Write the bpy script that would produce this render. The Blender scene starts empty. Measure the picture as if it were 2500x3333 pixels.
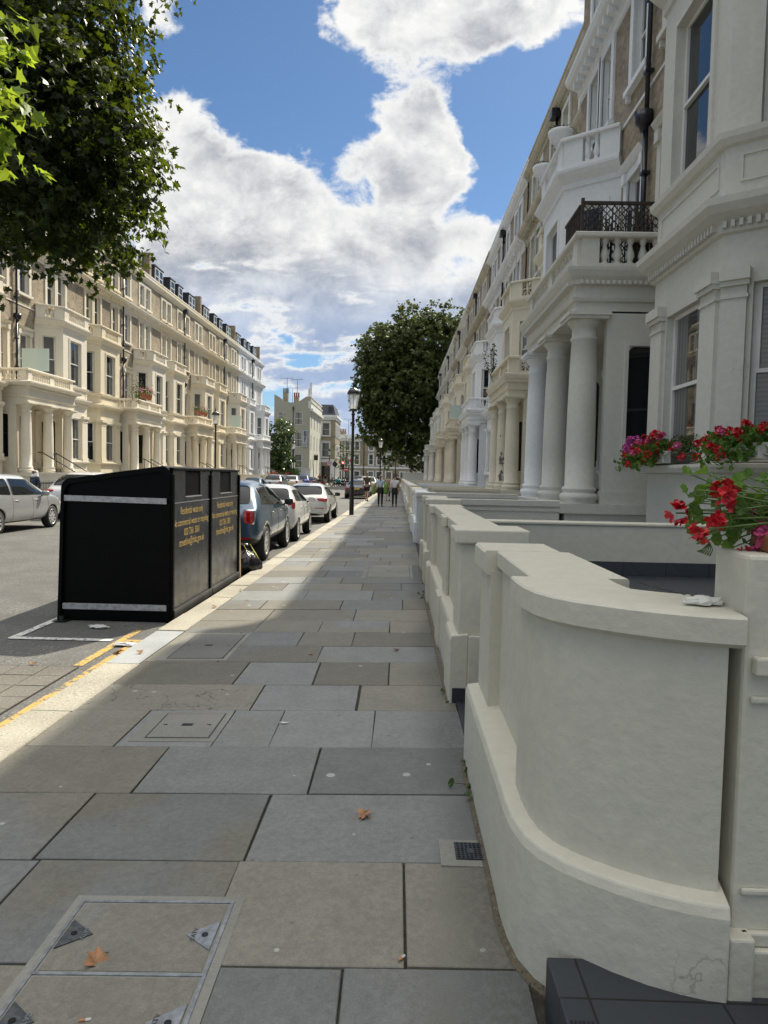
import bpy, bmesh, math, random
from mathutils import Vector, Matrix
from math import sin, cos, pi, radians
random.seed(7)
SC = bpy.context.scene
COL = SC.collection

# ------------------------------------------------------------------ camera
cam_d = bpy.data.cameras.new('camera'); cam = bpy.data.objects.new('camera', cam_d); COL.objects.link(cam)
def cam_axes(yaw, pitch, roll):
    f = Vector((-sin(yaw), cos(yaw), 0)); r = Vector((cos(yaw), sin(yaw), 0)); u = Vector((0, 0, 1))
    f, u = f*cos(pitch)+u*sin(pitch), u*cos(pitch)-f*sin(pitch)
    r, u = r*cos(roll)+u*sin(roll), u*cos(roll)-r*sin(roll)
    return r, u, f
r_, u_, f_ = cam_axes(radians(1.1207), radians(-3.0511), radians(1.2))
cam.matrix_world = Matrix(((r_.x, u_.x, -f_.x, 0), (r_.y, u_.y, -f_.y, 0), (r_.z, u_.z, -f_.z, 1.58), (0, 0, 0, 1)))
cam_d.sensor_fit = 'VERTICAL'; cam_d.sensor_height = 36; cam_d.lens = 24.0
cam_d.clip_start = 0.05; cam_d.clip_end = 3000
SC.camera = cam

# ------------------------------------------------------------------ sun, sky, exposure
SUN_AZ, SUN_EL = radians(27), radians(46.5)      # azimuth to the right of the street direction (+Y)
sun_dir = Vector((sin(SUN_AZ)*cos(SUN_EL), cos(SUN_AZ)*cos(SUN_EL), sin(SUN_EL)))
sd = bpy.data.lights.new('sun', 'SUN'); sd.energy = 4.6; sd.angle = radians(0.5); sd.color = (1.0, 0.92, 0.77)
so = bpy.data.objects.new('sun', sd); COL.objects.link(so)
so.rotation_euler = (-sun_dir).to_track_quat('-Z', 'Y').to_euler()
SC.view_settings.view_transform = 'Standard'; SC.view_settings.look = 'None'
SC.view_settings.exposure = 0.5; SC.view_settings.gamma = 1.0

class NT:
    """small helper to write node trees"""
    def __init__(s, tree): s.t = tree
    def n(s, typ, **kw):
        nd = s.t.nodes.new(typ)
        for k, v in kw.items():
            if k.startswith('_'): setattr(nd, k[1:], v)
        return nd
    def l(s, a, b): s.t.links.new(a, b)
    def val(s, nd, i, v):
        if hasattr(v, 'node'): s.l(v, nd.inputs[i])
        else: nd.inputs[i].default_value = v
    def math(s, op, a, b=0.0, c=None, clamp=False):
        nd = s.t.nodes.new('ShaderNodeMath'); nd.operation = op; nd.use_clamp = clamp
        s.val(nd, 0, a); s.val(nd, 1, b)
        if c is not None: s.val(nd, 2, c)
        return nd.outputs[0]
    def mix(s, f, a, b, blend='MIX'):
        nd = s.t.nodes.new('ShaderNodeMix'); nd.data_type = 'RGBA'; nd.blend_type = blend
        s.val(nd, 0, f)
        for i, v in ((6, a), (7, b)):
            if hasattr(v, 'node'): s.l(v, nd.inputs[i])
            else: nd.inputs[i].default_value = (*v, 1) if len(v) == 3 else v
        return nd.outputs[2]
    def noise(s, vec, scale, detail=3, rough=.55, dist=0.0, w=None):
        nd = s.t.nodes.new('ShaderNodeTexNoise')
        nd.inputs['Scale'].default_value = scale; nd.inputs['Detail'].default_value = detail
        nd.inputs['Roughness'].default_value = rough; nd.inputs['Distortion'].default_value = dist
        if vec is not None: s.l(vec, nd.inputs['Vector'])
        return nd.outputs['Fac']
    def ramp(s, f, lo, hi, a=0.0, b=1.0, smooth=True):
        nd = s.t.nodes.new('ShaderNodeMapRange'); nd.interpolation_type = 'SMOOTHSTEP' if smooth else 'LINEAR'
        s.val(nd, 0, f); s.val(nd, 1, lo); s.val(nd, 2, hi); s.val(nd, 3, a); s.val(nd, 4, b)
        return nd.outputs[0]
    def sep(s, v):
        nd = s.t.nodes.new('ShaderNodeSeparateXYZ'); s.l(v, nd.inputs[0]); return nd.outputs
    def comb(s, x, y, z=0.0):
        nd = s.t.nodes.new('ShaderNodeCombineXYZ'); s.val(nd, 0, x); s.val(nd, 1, y); s.val(nd, 2, z); return nd.outputs[0]
    def scale(s, v, xyz):
        nd = s.t.nodes.new('ShaderNodeMapping'); s.l(v, nd.inputs[0]); nd.inputs['Scale'].default_value = xyz; return nd.outputs[0]

world = bpy.data.worlds.new('World'); SC.world = world; world.use_nodes = True
wt = world.node_tree; wt.nodes.clear(); W = NT(wt)
SKY_K = .066
sky = W.n('ShaderNodeTexSky'); sky.sky_type = 'NISHITA'; sky.sun_disc = False
sky.sun_elevation = SUN_EL; sky.sun_rotation = SUN_AZ; sky.air_density = 1.0; sky.dust_density = 0.2; sky.ozone_density = 2.0
tc = W.n('ShaderNodeTexCoord'); gx, gy, gz = W.sep(tc.outputs['Generated'])
# gnomonic sky coordinates about the street direction: U to the right, V up
ysafe = W.math('MAXIMUM', W.math('ABSOLUTE', gy), 0.02)
U = W.math('DIVIDE', gx, ysafe); V = W.math('DIVIDE', gz, ysafe)
pv = W.comb(U, W.math('MULTIPLY', V, 1.25), W.math('MULTIPLY', gy, .15))
n1 = W.noise(pv, 3.2, 9, .60, .25)
n2 = W.noise(pv, 15.0, 9, .66, .3)
CLOUDS = [ # u, v, half width, half height, weight  (banks of cumulus ahead of the camera)
 (.056,.648,.17,.072,1.2),(-.066,.655,.08,.055,.95),(.18,.675,.10,.06,.9),(.015,.517,.075,.085,1.1),(-.007,.445,.085,.07,1.2),(.056,.436,.055,.055,.9),
 (-.33,.475,.09,.055,.95),(-.21,.415,.11,.055,1.0),(-.29,.39,.15,.065,1.05),(-.13,.375,.05,.04,.55),(-.38,.44,.12,.1,.7),
 (-.30,.28,.18,.08,1.1),(-.178,.275,.12,.06,.95),(-.088,.328,.085,.055,1.05),(-.015,.335,.07,.045,.95),(-.19,.21,.19,.034,1.15),
 (.026,.375,.026,.045,.75),(.12,.34,.07,.045,.85),(.05,.235,.15,.085,1.15),(-.133,.150,.16,.020,.95),(-.08,.075,.5,.06,1.25),(-.36,.675,.055,.06,.85),
 (.5,.5,.25,.2,.8),(-.7,.4,.25,.3,.8)]
wa = W.noise(pv, 9.0, 4, .6); wb = W.noise(W.scale(pv, (1.0, -1.0, 1.7)), 9.5, 4, .6)
Uw = W.math('ADD', U, W.math('MULTIPLY', W.math('SUBTRACT', wa, .5), .12)); Vw = W.math('ADD', V, W.math('MULTIPLY', W.math('SUBTRACT', wb, .5), .09))
dens = None
for (u0, v0, ru, rv, wgt) in CLOUDS:
    du = W.math('DIVIDE', W.math('SUBTRACT', Uw, u0), ru*.86); dv = W.math('DIVIDE', W.math('SUBTRACT', Vw, v0), rv*.86)
    r2 = W.math('ADD', W.math('MULTIPLY', du, du), W.math('MULTIPLY', dv, dv))
    g = W.math('MULTIPLY', W.math('POWER', 2.718, W.math('MULTIPLY', r2, -1.0)), wgt)
    dens = g if dens is None else W.math('ADD', dens, g)
up = W.math('MAXIMUM', W.ramp(gy, .15, -.05), W.ramp(gz, .62, .75))   # overhead and behind the camera: unseen cloud put in for fill light
dens = W.math('ADD', W.math('MULTIPLY', W.math('MINIMUM', dens, 1.15), W.math('SUBTRACT', 1.0, up)), W.math('MULTIPLY', up, W.math('ADD', .62, W.math('MULTIPLY', W.ramp(gz, .6, .9), .4))))
field = W.math('ADD', dens, W.math('ADD', W.math('MULTIPLY', W.math('SUBTRACT', n1, .5), 1.5), W.math('MULTIPLY', W.math('SUBTRACT', n2, .5), 1.35)))
ns = W.noise(W.comb(U, W.math('MULTIPLY', V, 3.6), .3), 5.5, 7, .62, .5)        # long streaks in the lower banks
field = W.math('ADD', field, W.math('MULTIPLY', W.math('MULTIPLY', W.math('SUBTRACT', ns, .5), 2.6), W.math('MULTIPLY', W.ramp(V, .40, .27), W.ramp(U, .04, -.06))))
cover = W.ramp(field, .48, .84)
thick = W.ramp(field, .66, 1.22)
n3 = W.noise(pv, 7.0, 6, .58, .3)
pv2 = W.comb(W.math('ADD', U, .012), W.math('MULTIPLY', W.math('ADD', V, .022), 1.25), W.math('MULTIPLY', gy, .15))
rel = W.math('ADD', W.math('MULTIPLY', W.math('SUBTRACT', W.noise(pv2, 3.2, 9, .60, .25), n1), 2.2), W.math('MULTIPLY', W.math('SUBTRACT', W.noise(pv2, 15.0, 9, .66, .3), n2), .9))
grey = W.math('MULTIPLY', thick, W.math('ADD', W.ramp(n3, .33, .65, .06, .92), rel, None, True))
low = W.ramp(V, .34, .16)
ccol = W.mix(grey, (.69, .69, .675), (.27, .29, .33))
ccol = W.mix(W.math('MULTIPLY', W.math('MULTIPLY', low, .75), W.ramp(field, .75, 1.1, .15, 1)), ccol, (.25, .345, .53))
ccol = W.mix(up, ccol, (.55, .55, .53)); ccol = W.mix(W.ramp(gz, .62, .95), ccol, (1.5, 1.48, 1.42))     # unseen overhead cloud brightened to lift the ambient light
skyc = W.mix(1.0, sky.outputs[0], (SKY_K*.80, SKY_K*.98, SKY_K*1.12), 'MULTIPLY')
fin = W.mix(cover, skyc, ccol)
bg = W.n('ShaderNodeBackground'); wo = W.n('ShaderNodeOutputWorld')
W.l(fin, bg.inputs[0]); bg.inputs[1].default_value = 1.0; W.l(bg.outputs[0], wo.inputs[0])

# ------------------------------------------------------------------ helpers: tagging and meshes
def tag(o, label=None, cat=None, group=None, kind=None):
    if label: o['label'] = label
    if cat: o['category'] = cat
    if group: o['group'] = group
    if kind: o['kind'] = kind
    return o
def empty(name, loc=(0, 0, 0), rz=0.0, label=None, cat=None, group=None):
    o = bpy.data.objects.new(name, None); COL.objects.link(o); o.location = loc; o.rotation_euler = (0, 0, rz)
    o.empty_display_size = .2
    return tag(o, label, cat, group)
def link(name, me, parent=None, loc=(0, 0, 0), rz=0.0, mats=None):
    o = bpy.data.objects.new(name, me); COL.objects.link(o); o.location = loc; o.rotation_euler = (0, 0, rz)
    if parent: o.parent = parent
    if mats:
        for i, m in enumerate(mats):
            if m is not None and i < len(o.material_slots):
                o.material_slots[i].link = 'OBJECT'; o.material_slots[i].material = m
    return o
CHILDREN = {}
def copy_tree(o, parent=None):
    c = o.copy(); COL.objects.link(c)
    if parent: c.parent = parent
    for ch in list(o.children): copy_tree(ch, c)
    return c

def text_mesh(body, size, extrude=.0006, bold=0.0, align='CENTER'):
    cu = bpy.data.curves.new('lettering_curve', 'FONT'); cu.body = body; cu.size = size; cu.extrude = extrude; cu.align_x = align; cu.offset = bold
    t = bpy.data.objects.new('lettering_tmp', cu); COL.objects.link(t); bpy.context.view_layer.update()
    me = bpy.data.meshes.new_from_object(t.evaluated_get(bpy.context.evaluated_depsgraph_get()))
    bpy.data.objects.remove(t); bpy.data.curves.remove(cu); return me
class MB:
    def __init__(s): s.v = []; s.f = []; s.m = []; s.sm = []
    def add(s, vs, fs, mi=0, smooth=False):
        b = len(s.v); s.v.extend(vs)
        for f in fs: s.f.append([b+i for i in f]); s.m.append(mi); s.sm.append(smooth)
    def box(s, x0, x1, y0, y1, z0, z1, mi=0, M=None):
        vs = [(x0,y0,z0),(x1,y0,z0),(x1,y1,z0),(x0,y1,z0),(x0,y0,z1),(x1,y0,z1),(x1,y1,z1),(x0,y1,z1)]
        if M: vs = [M(*p) for p in vs]
        s.add(vs, [(0,3,2,1),(4,5,6,7),(0,1,5,4),(1,2,6,5),(2,3,7,6),(3,0,4,7)], mi)
    def prism(s, poly, z0, z1, mi=0, M=None):
        n = len(poly); vs = [(x,y,z0) for x,y in poly]+[(x,y,z1) for x,y in poly]
        if M: vs = [M(*p) for p in vs]
        s.add(vs, [tuple(range(n))[::-1], tuple(range(n,2*n))]+[(i,(i+1)%n,n+(i+1)%n,n+i) for i in range(n)], mi)
    def lathe(s, prof, n=16, c=(0,0), mi=0, M=None, smooth=True, caps=True):
        vs = []
        for r, z in prof:
            for k in range(n):
                a = 2*pi*k/n; vs.append((c[0]+r*cos(a), c[1]+r*sin(a), z))
        if M: vs = [M(*p) for p in vs]
        m = len(prof); fs = [(i*n+k, i*n+(k+1)%n, (i+1)*n+(k+1)%n, (i+1)*n+k) for i in range(m-1) for k in range(n)]
        s.add(vs, fs, mi, smooth)
        if not caps: return
        s.add([vs[k] for k in range(n)], [tuple(range(n))[::-1]], mi); s.add([vs[(m-1)*n+k] for k in range(n)], [tuple(range(n))], mi)
    def tube(s, pts, r, n=8, mi=0, smooth=True):
        pts = [Vector(p) for p in pts]; rr = r if isinstance(r, (list, tuple)) else [r]*len(pts)
        vs = []; up = None
        for i, p in enumerate(pts):
            d = (pts[min(i+1, len(pts)-1)]-pts[max(i-1, 0)]).normalized()
            a = d.orthogonal().normalized() if up is None else (up - d*up.dot(d)).normalized()
            up = a; b = d.cross(a)
            for k in range(n):
                t = 2*pi*k/n; vs.append(tuple(p+(a*cos(t)+b*sin(t))*rr[i]))
        m = len(pts); fs = [(i*n+k, i*n+(k+1)%n, (i+1)*n+(k+1)%n, (i+1)*n+k) for i in range(m-1) for k in range(n)]
        s.add(vs, fs+[tuple(range(n))[::-1], tuple(range((m-1)*n, m*n))], mi, smooth)
    def sweep(s, prof, path, M=None, mi=0, closed=False):
        """prof: closed list of (out, z); path: polyline (u, t); outward is on the left of travel"""
        n = len(path); k = len(prof); offs = []
        for i in range(n):
            def nrm(a, b):
                dx, dy = b[0]-a[0], b[1]-a[1]; L = math.hypot(dx, dy); return (-dy/L, dx/L)
            n0 = nrm(path[i-1], path[i]) if i > 0 or closed else None
            n1 = nrm(path[i], path[(i+1) % n]) if i < n-1 or closed else None
            if n0 is None: n0 = n1
            if n1 is None: n1 = n0
            d = 1+n0[0]*n1[0]+n0[1]*n1[1]; offs.append(((n0[0]+n1[0])/d, (n0[1]+n1[1])/d))
        vs = [(path[i][0]+offs[i][0]*o, path[i][1]+offs[i][1]*o, z) for i in range(n) for o, z in prof]
        if M: vs = [M(*p) for p in vs]
        segs = n if closed else n-1
        fs = [(i*k+j, i*k+(j+1)%k, ((i+1)%n)*k+(j+1)%k, ((i+1)%n)*k+j) for i in range(segs) for j in range(k)]
        if not closed: fs += [tuple(range(k)), tuple(range((n-1)*k, n*k))[::-1]]
        s.add(vs, fs, mi)
    def mesh(s, name, mats, recalc=True, weld=False):
        me = bpy.data.meshes.new(name); me.from_pydata(s.v, [], s.f)
        for m in (mats if isinstance(mats, (list, tuple)) else [mats]): me.materials.append(m)
        me.polygons.foreach_set('material_index', s.m); me.polygons.foreach_set('use_smooth', s.sm)
        if recalc or weld:
            bm = bmesh.new(); bm.from_mesh(me)
            if weld: bmesh.ops.remove_doubles(bm, verts=bm.verts, dist=weld)
            if recalc: bmesh.ops.recalc_face_normals(bm, faces=bm.faces)
            bm.to_mesh(me); bm.free()
        me.update(); return me
    def obj(s, name, mats, parent=None, loc=(0,0,0), rz=0.0, bevel=0, recalc=True, weld=False, seg=2):
        o = link(name, s.mesh(name, mats, recalc, weld), parent, loc, rz)
        if bevel:
            b = o.modifiers.new('bevel', 'BEVEL'); b.width = bevel; b.segments = seg; b.limit_method = 'ANGLE'; b.angle_limit = radians(35)
        return o

# ------------------------------------------------------------------ materials
def new_mat(name):
    m = bpy.data.materials.new(name); m.use_nodes = True; T = NT(m.node_tree)
    b = m.node_tree.nodes['Principled BSDF']; return m, T, b
def geo_pos(T): return T.n('ShaderNodeNewGeometry').outputs['Position']
def obj_pos(T): return T.n('ShaderNodeTexCoord').outputs['Object']
def bump(T, b, h, strength=.2, dist=.01):
    nd = T.n('ShaderNodeBump'); nd.inputs['Strength'].default_value = strength; nd.inputs['Distance'].default_value = dist
    T.l(h, nd.inputs['Height']); T.l(nd.outputs[0], b.inputs['Normal'])
def plain(name, col, rough=.5, metal=0.0, var=0.0, vscale=4.0, coat=0.0, bmp=0.0, bscale=60.0, spec=.5):
    m, T, b = new_mat(name)
    b.inputs['Base Color'].default_value = (*col, 1); b.inputs['Roughness'].default_value = rough; b.inputs['Metallic'].default_value = metal
    b.inputs['Coat Weight'].default_value = coat; b.inputs['Coat Roughness'].default_value = .04; b.inputs['Specular IOR Level'].default_value = spec
    if var:
        n = T.noise(obj_pos(T), vscale, 4); k = T.ramp(n, .3, .7, 1-var, 1+var)
        T.l(T.mix(1.0, col, T.comb(k, k, k), 'MULTIPLY'), b.inputs['Base Color'])
    if bmp: bump(T, b, T.noise(obj_pos(T), bscale, 3), bmp)
    return m
def stucco(name, col, dirt=(.33, .29, .22), amt=.35, rough=.75, streak=.5):
    m, T, b = new_mat(name); p = geo_pos(T)
    n1 = T.noise(p, .9, 5, .6); n2 = T.noise(T.scale(p, (3.0, 3.0, .25)), 1.6, 5, .65); n3 = T.noise(p, 14, 4, .6)
    f = T.math('ADD', T.ramp(n1, .48, .78, 0, amt), T.math('MULTIPLY', T.ramp(n2, .52, .8, 0, amt), streak))
    c = T.mix(T.math('MULTIPLY', f, T.ramp(n3, .3, .7, .5, 1.0)), col, dirt)
    k = T.ramp(n3, .2, .8, .94, 1.05)
    cn = T.math('ABSOLUTE', T.math('SUBTRACT', T.noise(p, 1.1, 6, .5, .8), .5)); ck = T.math('MULTIPLY', T.ramp(cn, .0008, .0026, 1, 0), T.ramp(T.noise(p, 1.3, 2), .62, .68))
    sc = T.math('MULTIPLY', T.ramp(T.noise(T.scale(p, (1, 1, 2.2)), 11, 6, .7), .66, .76), T.ramp(T.noise(p, 1.7, 2), .5, .62))
    c = T.mix(T.math('MULTIPLY', ck, .45), c, (.22, .195, .15)); c = T.mix(T.math('MULTIPLY', sc, .45), c, (.17, .15, .115))
    T.l(T.mix(1.0, c, T.comb(k, k, k), 'MULTIPLY'), b.inputs['Base Color'])
    b.inputs['Roughness'].default_value = rough
    bump(T, b, T.math('ADD', T.noise(p, 28, 5, .6), T.math('MULTIPLY', T.noise(p, 3.5, 3), 1.6)), .32, .01)
    return m
def brick(name, c1, c2, mortar, amt=.3):
    m, T, b = new_mat(name); x, y, z = T.sep(geo_pos(T))
    uv = T.comb(T.math('ADD', y, T.math('MULTIPLY', x, .9)), z)
    bt = T.n('ShaderNodeTexBrick'); T.l(uv, bt.inputs['Vector']); bt.inputs['Scale'].default_value = 1.0
    bt.inputs['Brick Width'].default_value = .225; bt.inputs['Row Height'].default_value = .075; bt.inputs['Mortar Size'].default_value = .007
    bt.inputs['Color1'].default_value = (*c1, 1); bt.inputs['Color2'].default_value = (*c2, 1); bt.inputs['Mortar'].default_value = (*mortar, 1)
    p = geo_pos(T); n = T.noise(p, 1.2, 5, .6); n2 = T.noise(p, 9, 3); k = T.math('MULTIPLY', T.ramp(n, .3, .75, 1.12, 1-amt), T.ramp(n2, .25, .75, .8, 1.2))
    T.l(T.mix(1.0, bt.outputs['Color'], T.comb(k, k, k), 'MULTIPLY'), b.inputs['Base Color']); b.inputs['Roughness'].default_value = .9
    bump(T, b, T.math('SUBTRACT', 1.0, bt.outputs['Fac']), .4, .01)
    return m
def glass(name, base, curtain=False, blind=False):
    m, T, b = new_mat(name); b.inputs['Roughness'].default_value = .02; b.inputs['Specular IOR Level'].default_value = .65
    if curtain:
        x, y, z = T.sep(obj_pos(T)); w = T.math('ADD', T.math('MULTIPLY', T.math('SINE', T.math('MULTIPLY', T.math('ADD', x, y), 62)), .12), .42)
        edge = T.ramp(T.math('ABSOLUTE', x), .12, .17)
        T.l(T.mix(T.math('MULTIPLY', w, edge), base, (.30, .31, .30)), b.inputs['Base Color'])
    elif blind:
        x, y, z = T.sep(obj_pos(T)); w = T.math('ADD', T.math('MULTIPLY', T.math('SINE', T.math('MULTIPLY', z, 110)), .10), .42)
        T.l(T.mix(w, base, (.25, .26, .26)), b.inputs['Base Color'])
    else: b.inputs['Base Color'].default_value = (*base, 1)
    return m

DIRT = (.20, .17, .12)
M = {}
M['wall_cream'] = stucco('stucco_garden_wall', (.575, .548, .448), (.42, .37, .28), .22, .6)
M['left_cream_b'] = stucco('stucco_left_cream_b', (.73, .68, .57), (.36, .29, .18), .24); M['left_cream_c'] = stucco('stucco_left_cream_c', (.72, .645, .48), (.36, .27, .14), .30)
M['white'] = stucco('stucco_white', (.76, .77, .775), (.42, .40, .36), .22)
M['offwhite'] = stucco('stucco_off_white', (.66, .655, .60), (.40, .36, .28), .25)
M['cream'] = stucco('stucco_cream', (.67, .62, .50), (.36, .30, .20), .26)
M['pale_cream'] = stucco('stucco_pale_cream', (.70, .66, .545), (.36, .30, .20), .28)
M['grey_cream'] = stucco('stucco_grey_cream', (.60, .585, .525), (.36, .33, .27), .22)
M['left_cream'] = stucco('stucco_left_cream', (.74, .67, .53), (.36, .28, .16), .26)
M['stained'] = stucco('stucco_stained', (.50, .46, .36), (.09, .08, .065), .85, .85, .9)
M['brick_yellow'] = brick('brick_yellow', (.38, .305, .20), (.29, .23, .15), (.40, .37, .30))
M['brick_brown'] = brick('brick_brown', (.33, .26, .175), (.24, .185, .125), (.34, .31, .25))
M['sash'] = plain('sash_white', (.72, .72, .69), .45, var=.05)
M['glass'] = glass('glass_dark', (.012, .015, .018)); M['glass_c'] = glass('glass_curtain', (.02, .022, .024), curtain=True); M['glass_b'] = glass('glass_blind', (.03, .032, .034), blind=True)
M['pipe'] = plain('pipe_black', (.012, .013, .018), .35)
M['black'] = plain('black_paint', (.010, .010, .011), .32)
M['door'] = plain('door_black', (.012, .011, .011), .25, coat=.5)
M['slate'] = plain('slate', (.055, .06, .07), .6, var=.35, vscale=6)
M['lead'] = plain('lead_dark', (.03, .035, .045), .5, var=.2)
M['frost'] = plain('frosted_glass', (.50, .62, .60), .15)
M['terracotta'] = plain('terracotta', (.30, .11, .055), .8, var=.2)
M['wood'] = plain('trellis_wood', (.045, .033, .026), .8, var=.3, vscale=12)
M['reed'] = plain('reed_screen', (.05, .045, .042), .9, var=.6, vscale=60)
M['leaf'] = None
# ================================================================== GROUND
def xk(y): return -2.53+.0075*y                     # road side edge of the right kerb
def zp(x): return -.024*(.42-x) if x < .42 else 0   # pavement falls to the kerb
m, T, b = new_mat('yorkstone')
p = geo_pos(T); at = T.n('ShaderNodeAttribute'); at.attribute_name = 'tone'; tr, tg, tb = T.sep(at.outputs['Vector'])
n = T.noise(p, .7, 3, .5, .3); n2 = T.noise(p, 34, 6, .7); n3 = T.noise(p, 160, 2); n4 = T.noise(p, 5, 5, .6)
c = T.mix(T.ramp(T.math('ADD', n, T.math('MULTIPLY', T.math('SUBTRACT', tg, .5), .55)), .46, .56), (.182, .186, .180), (.182, .171, .140))
k = T.math('MULTIPLY', T.math('MULTIPLY', T.ramp(tr, 0, 1, .80, 1.2), T.ramp(n2, .25, .75, .84, 1.16)), T.math('MULTIPLY', T.ramp(n3, .3, .7, .90, 1.10), T.ramp(n4, .3, .7, .93, 1.06)))
c = T.mix(1.0, c, T.comb(k, k, k), 'MULTIPLY')
vo = T.n('ShaderNodeTexVoronoi'); vo.inputs['Scale'].default_value = 4.2; vo.inputs['Randomness'].default_value = 1.0; T.l(T.scale(p, (1, 1, .01)), vo.inputs['Vector'])
vr, vg, vb = T.sep(vo.outputs['Color'])
gum = T.math('MULTIPLY', T.ramp(T.math('ADD', vo.outputs['Distance'], T.math('MULTIPLY', T.math('SUBTRACT', n2, .5), .05)), T.ramp(vg, .2, 1, .030, .095), T.ramp(vg, .2, 1, .046, .115), 1, 0), T.ramp(vr, .12, .17))
c = T.mix(T.math('MULTIPLY', gum, .7), c, (.44, .45, .42))
ckl = T.math('MULTIPLY', T.ramp(T.math('ABSOLUTE', T.math('SUBTRACT', T.noise(p, 1.6, 4, .55), .5)), .0012, .0035, 1, 0), T.ramp(tb, .965, .975)); c = T.mix(T.math('MULTIPLY', ckl, .8), c, (.03, .03, .027))
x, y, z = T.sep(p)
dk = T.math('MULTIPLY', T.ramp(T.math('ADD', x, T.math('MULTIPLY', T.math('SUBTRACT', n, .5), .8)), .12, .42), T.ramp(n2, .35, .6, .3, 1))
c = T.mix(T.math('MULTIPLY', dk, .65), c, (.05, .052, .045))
vs_ = T.n('ShaderNodeTexVoronoi'); vs_.inputs['Scale'].default_value = 9; T.l(p, vs_.inputs['Vector']); sr, sg, sb = T.sep(vs_.outputs['Color'])
c = T.mix(T.math('MULTIPLY', T.ramp(vs_.outputs['Distance'], .05, .12, 1, 0), T.ramp(sr, .6, .75, 0, .5)), c, (.07, .07, .065))
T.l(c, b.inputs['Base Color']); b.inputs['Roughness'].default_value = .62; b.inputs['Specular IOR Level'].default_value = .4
bump(T, b, T.math('ADD', T.math('MULTIPLY', n2, .6), T.math('ADD', T.noise(p, 4, 3), T.math('MULTIPLY', n3, .15))), .35, .012); M['yorkstone'] = m

def speckle(name, base, dark, light, scale, amt=.5, rough=.8, patches=None):
    m, T, b = new_mat(name); p = geo_pos(T); n = T.noise(p, scale, 2, .6); n2 = T.noise(p, 1.3, 5, .6)
    c = T.mix(T.ramp(n, .58, .68, 0, amt), T.mix(T.ramp(n, .42, .32, 0, amt), base, dark), light)
    k = T.ramp(n2, .25, .75, .82, 1.15); c = T.mix(1.0, c, T.comb(k, k, k), 'MULTIPLY')
    if patches: c = T.mix(T.ramp(T.noise(p, .35, 4, .6), .55, .6, 0, .5), c, patches)
    T.l(c, b.inputs['Base Color']); b.inputs['Roughness'].default_value = rough; bump(T, b, n, .5, .006); return m
M['granite'] = speckle('kerb_granite', (.36, .335, .27), (.17, .155, .12), (.52, .49, .41), 60, .9)
M['granite_grey'] = speckle('kerb_granite_grey', (.33, .345, .35), (.2, .2, .2), (.45, .46, .46), 85, .6)
M['asphalt'] = speckle('asphalt', (.118, .116, .108), (.055, .053, .05), (.32, .31, .29), 60, .85, .9, (.098, .096, .092))
M['concrete'] = speckle('concrete', (.235, .228, .205), (.15, .148, .135), (.32, .31, .28), 70, .4)
M['mortar'] = plain('joint_mortar', (.045, .042, .034), .95, var=.4, vscale=20)
def paint_mat(name, col, wear):
    m, T, b = new_mat(name); p = geo_pos(T); n = T.noise(p, 22, 5, .65); n2 = T.noise(p, 3, 3)
    T.l(T.mix(T.ramp(T.math('ADD', n, T.math('MULTIPLY', n2, .4)), .78-wear, .92-wear), col, (.13, .128, .12)), b.inputs['Base Color']); b.inputs['Roughness'].default_value = .8; return m
M['yellow'] = paint_mat('road_paint_yellow', (.48, .315, .09), .10); M['whiteline'] = paint_mat('road_paint_white', (.66, .65, .61), .06)
M['tile'] = None
m, T, b = new_mat('black_tile'); p = geo_pos(T); bt = T.n('ShaderNodeTexBrick'); x, y, z = T.sep(p)
T.l(T.comb(T.math('ADD', x, T.math('MULTIPLY', z, 1.0)), T.math('ADD', y, T.math('MULTIPLY', z, .0))), bt.inputs['Vector']); bt.offset = 0
bt.inputs['Scale'].default_value = 1; bt.inputs['Brick Width'].default_value = .36; bt.inputs['Row Height'].default_value = .36; bt.inputs['Mortar Size'].default_value = .004
bt.inputs['Color1'].default_value = (.030, .034, .042, 1); bt.inputs['Color2'].default_value = (.036, .040, .048, 1); bt.inputs['Mortar'].default_value = (.010, .010, .011, 1)
T.l(bt.outputs['Color'], b.inputs['Base Color']); b.inputs['Roughness'].default_value = .38; bump(T, b, T.noise(p, 40, 3), .06); M['tile'] = m
m, T, b = new_mat('far_paving'); p = geo_pos(T); bt = T.n('ShaderNodeTexBrick'); T.l(p, bt.inputs['Vector']); bt.inputs['Scale'].default_value = 1
bt.inputs['Brick Width'].default_value = .9; bt.inputs['Row Height'].default_value = .6; bt.inputs['Mortar Size'].default_value = .012
bt.inputs['Color1'].default_value = (.24, .235, .215, 1); bt.inputs['Color2'].default_value = (.19, .19, .18, 1); bt.inputs['Mortar'].default_value = (.08, .08, .07, 1)
T.l(bt.outputs['Color'], b.inputs['Base Color']); b.inputs['Roughness'].default_value = .8; M['far_paving'] = m

# road: one sheet to the horizon
g = MB(); g.add([(-900,-300,-.16),(900,-300,-.16),(900,1500,-.16),(-900,1500,-.16)], [(0,1,2,3)])
tag(g.obj('road', M['asphalt'], recalc=False), kind='structure', label='grey asphalt road running up the street between parked cars')

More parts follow.
